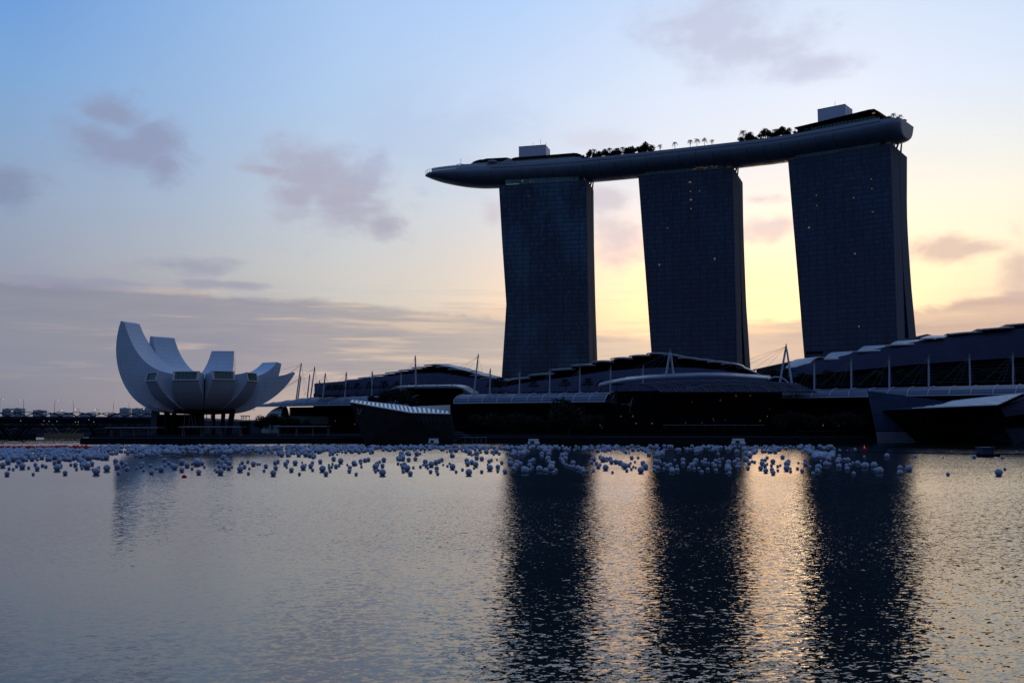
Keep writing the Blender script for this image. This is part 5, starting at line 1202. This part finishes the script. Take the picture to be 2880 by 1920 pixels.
for i, (c_, rad, px, dpx) in enumerate(balls[:300]):
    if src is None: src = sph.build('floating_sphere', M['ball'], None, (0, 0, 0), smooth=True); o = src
    else: o = src.copy(); COL.objects.link(o)
    o.location = c_; o.scale = (rad, rad, rad)
    if px > 2560:
        k = sorted(b[2] for b in balls[:300] if b[2] > 2560).index(px); lb = '%s from the left of the scattered white spheres in front of the far right pavilion' % ORD[k]
    else: lb = ('large' if rad > .62 else 'medium-sized' if rad > .40 else 'small') + ' white sphere floating among the scattered nearer rows of the bay'
    tag(o, lb, 'sphere', BG)
# the thick field behind
rs = random.Random(77); field = MB(); placed = []
def env(px):
    """near edge, far edge (px rows of the waterline) and density"""
    if px < 300: return 1320, 1268 if px < 262 else 1260, 1.0
    if px < 700: return 1314, 1258, 1.0
    if px < 1050: return 1302, 1258.5, .82
    if px < 1500: return 1300, 1259, .55
    if px < 1700: return 1306, 1259, .36
    if px < 2120: return 1306, 1259, .42
    if px < 2350: return 1288, 1259, .42
    return 1270, 1264, .0
for i in range(4300):
    px = rs.uniform(-20, 2352); ny, fy, dn = env(px)
    t = rs.random() ** 1.9
    if dn == 0 or rs.random() > dn: continue
    cl_ = mnoise.noise(Vector((px * .02, t * 3.0, 0)))
    if t > (.55 if px < 300 else .38 if px < 1050 else .22) and cl_ < -.04 + (t - .22) * .8: continue
    py = fy + (ny - fy) * t; p = G(px, py, 0); rad = rs.choice((.30, .38, .45, .55, .62, .72)) * rs.uniform(.92, 1.08)
    if any(abs(p.x - q.x) < 1.0 and abs(p.y - q.y) < 1.6 for q in placed[-260:]): continue
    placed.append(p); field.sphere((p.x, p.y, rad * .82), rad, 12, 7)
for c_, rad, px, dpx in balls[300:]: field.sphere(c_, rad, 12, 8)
for i in range(70):       # tight knot at the right end of the field
    px = rs.uniform(2285, 2345); p = G(px, rs.uniform(1276, 1290), 0); rad = rs.choice((.4, .5, .6)); field.sphere((p.x, p.y, rad * .8), rad, 12, 7)
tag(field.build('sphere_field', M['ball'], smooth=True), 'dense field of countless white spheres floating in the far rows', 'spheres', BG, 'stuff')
RG = 'red spheres floating at the left edge'
rsrc = None; sp8 = MB(); sp8.sphere((0, 0, 0), 1.0, 12, 8)
for i in range(150):
    px = rs.uniform(-15, 262); fy = 1259; ny = 1266.5 - max(0, px - 160) * .03
    if px < 25: fy, ny = 1260, 1262
    p = G(px, rs.uniform(fy, ny), 0); rad = rs.choice((.4, .5, .6))
    if rsrc is None: rsrc = sp8.build('red_floating_sphere', M['redball'], None, (0, 0, 0), smooth=True); o = rsrc
    else: o = rsrc.copy(); COL.objects.link(o)
    o.location = (p.x, p.y, rad * .8); o.scale = (rad,) * 3; tag(o, 'red sphere packed in the red band of spheres at the left edge', 'sphere', RG)
# odd red floats
o = rsrc.copy(); COL.objects.link(o); p = G(518, 1342, 0); o.location = (p.x, p.y, -.02); o.scale = (.42,) * 3; tag(o, 'lone half-sunk red sphere in open water below the museum', 'sphere', 'lone red floats')
by = thing('channel_buoy', G(2431.5, 1268, 0), 'small bright red buoy left of the scattered spheres at far right', 'buoy')
mb = MB(); p = G(2431.5, 1268, 0); mb.sphere(p + Vector((0, 0, .35)), .62, 12, 8); mb.build('float', M['redball'], by, smooth=True)
mb = MB(); mb.tube([p + Vector((0, 0, .8)), p + Vector((0, 0, 1.7))], [.2, .08], 6); mb.build('top_mark', M['red_lamp'], by)

# moored white floats shaped like cut pyramids
KG = 'white cut-pyramid floats before the quay'
def kiosk(x0, x1, yt, yb, tin0, tin1, label):
    Y = G((x0 + x1) / 2, yb, 0).y; root = thing('mooring_float', G((x0 + x1) / 2, yb, 0), label, 'float', KG)
    a, b = W(x0, yb, Y), W(x1, yb, Y); t0, t1 = W(x0 + tin0, yt, Y), W(x1 - tin1, yt, Y); wd = 5.0; mb = MB()
    mb.hexa([Vector((a.x, Y, -.3)), Vector((b.x, Y, -.3)), Vector((b.x, Y + wd, -.3)), Vector((a.x, Y + wd, -.3))], [Vector((t0.x, Y + 1.2, t0.z)), Vector((t1.x, Y + 1.2, t0.z)), Vector((t1.x, Y + wd - 1.2, t0.z)), Vector((t0.x, Y + wd - 1.2, t0.z))]); mb.build('cabin', M['leaf_pale'], root)
    m2 = MB(); m2.box(((t0.x + t1.x) / 2, Y + wd / 2, t0.z + .12), (t1.x - t0.x + .5, wd - 2, .18)); m2.build('top', M['white'], root)
    m2 = MB(); q = [Vector((a.x + (b.x - a.x) * f, Y - .04 + 1.2 * g, (t0.z) * g)) for f, g in ((.2, .25), (.55, .25), (.52, .72), (.24, .72))]; m2.slab(q, (0, .08, 0)); m2.build('window', M['dark'], root)
    m2 = MB(); m2.box(((a.x + b.x) / 2, Y + wd / 2, .06), (b.x - a.x + 1.4, wd + 1, .3)); m2.build('pontoon', M['deck'], root)
kiosk(1203, 1234, 1234.5, 1246.5, 4, 4, 'white cut-pyramid float at the foot of the left crystal pavilion')
kiosk(1483, 1520, 1236, 1249, 5, 6, 'white cut-pyramid float left of the entrance below the left tower')
kiosk(2061, 2099, 1235, 1249, 5, 5, 'white cut-pyramid float right of the entrance below the middle tower')
bg = thing('work_barge', G(2787, 1283, 0), 'small dark barge with a squat cabin floating before the right pavilion', 'barge')
Yb = G(2787, 1283, 0).y; mb = MB(); a, b = W(2760, 1281, Yb), W(2811, 1281, Yb); mb.box(((a.x + b.x) / 2, Yb + 2, .25), (b.x - a.x, 5, .7)); mb.build('pontoon', M['dark'], bg)
mb = MB(); a, b, t_ = W(2765, 1281, Yb), W(2795, 1281, Yb), W(2765, 1260, Yb); mb.hexa([Vector((a.x, Yb, .6)), Vector((b.x, Yb, .6)), Vector((b.x, Yb + 3.5, .6)), Vector((a.x, Yb + 3.5, .6))], [Vector((a.x - .1, Yb, t_.z)), Vector((b.x + .1, Yb, t_.z)), Vector((b.x + .1, Yb + 3.5, t_.z)), Vector((a.x - .1, Yb + 3.5, t_.z))]); mb.build('cabin', M['crystal_blue'], bg)
mb = MB(); mb.box(((a.x + b.x) / 2, Yb + 1.7, t_.z + .15), (b.x - a.x + .5, 4.2, .25)); mb.build('roof', M['crystal_blue'], bg)
# floating booms
for pts, lb in (([(-20,1255.5),(140,1255.4),(330,1256),(470,1255),(640,1257),(900,1255.5),(1180,1259.5),(1500,1259.2),(1900,1260)], 'long floating boom line along the far edge of the spheres'), ([(2300,1270),(2460,1272.5),(2700,1276),(2900,1277)], 'floating boom line crossing the open water at right')):
    mb = MB(); mb.tube([G(x, y, 0) + Vector((0, 0, .06)) for x, y in pts], .16, 5); tag(mb.build('floating_boom', M['dark']), lb, 'boom')

for o in bpy.data.objects:
    for k in ('_o', '_r'):
        if k in o: del o[k]
    if o.parent is not None and 'category' in o: del o['category']
#@@END
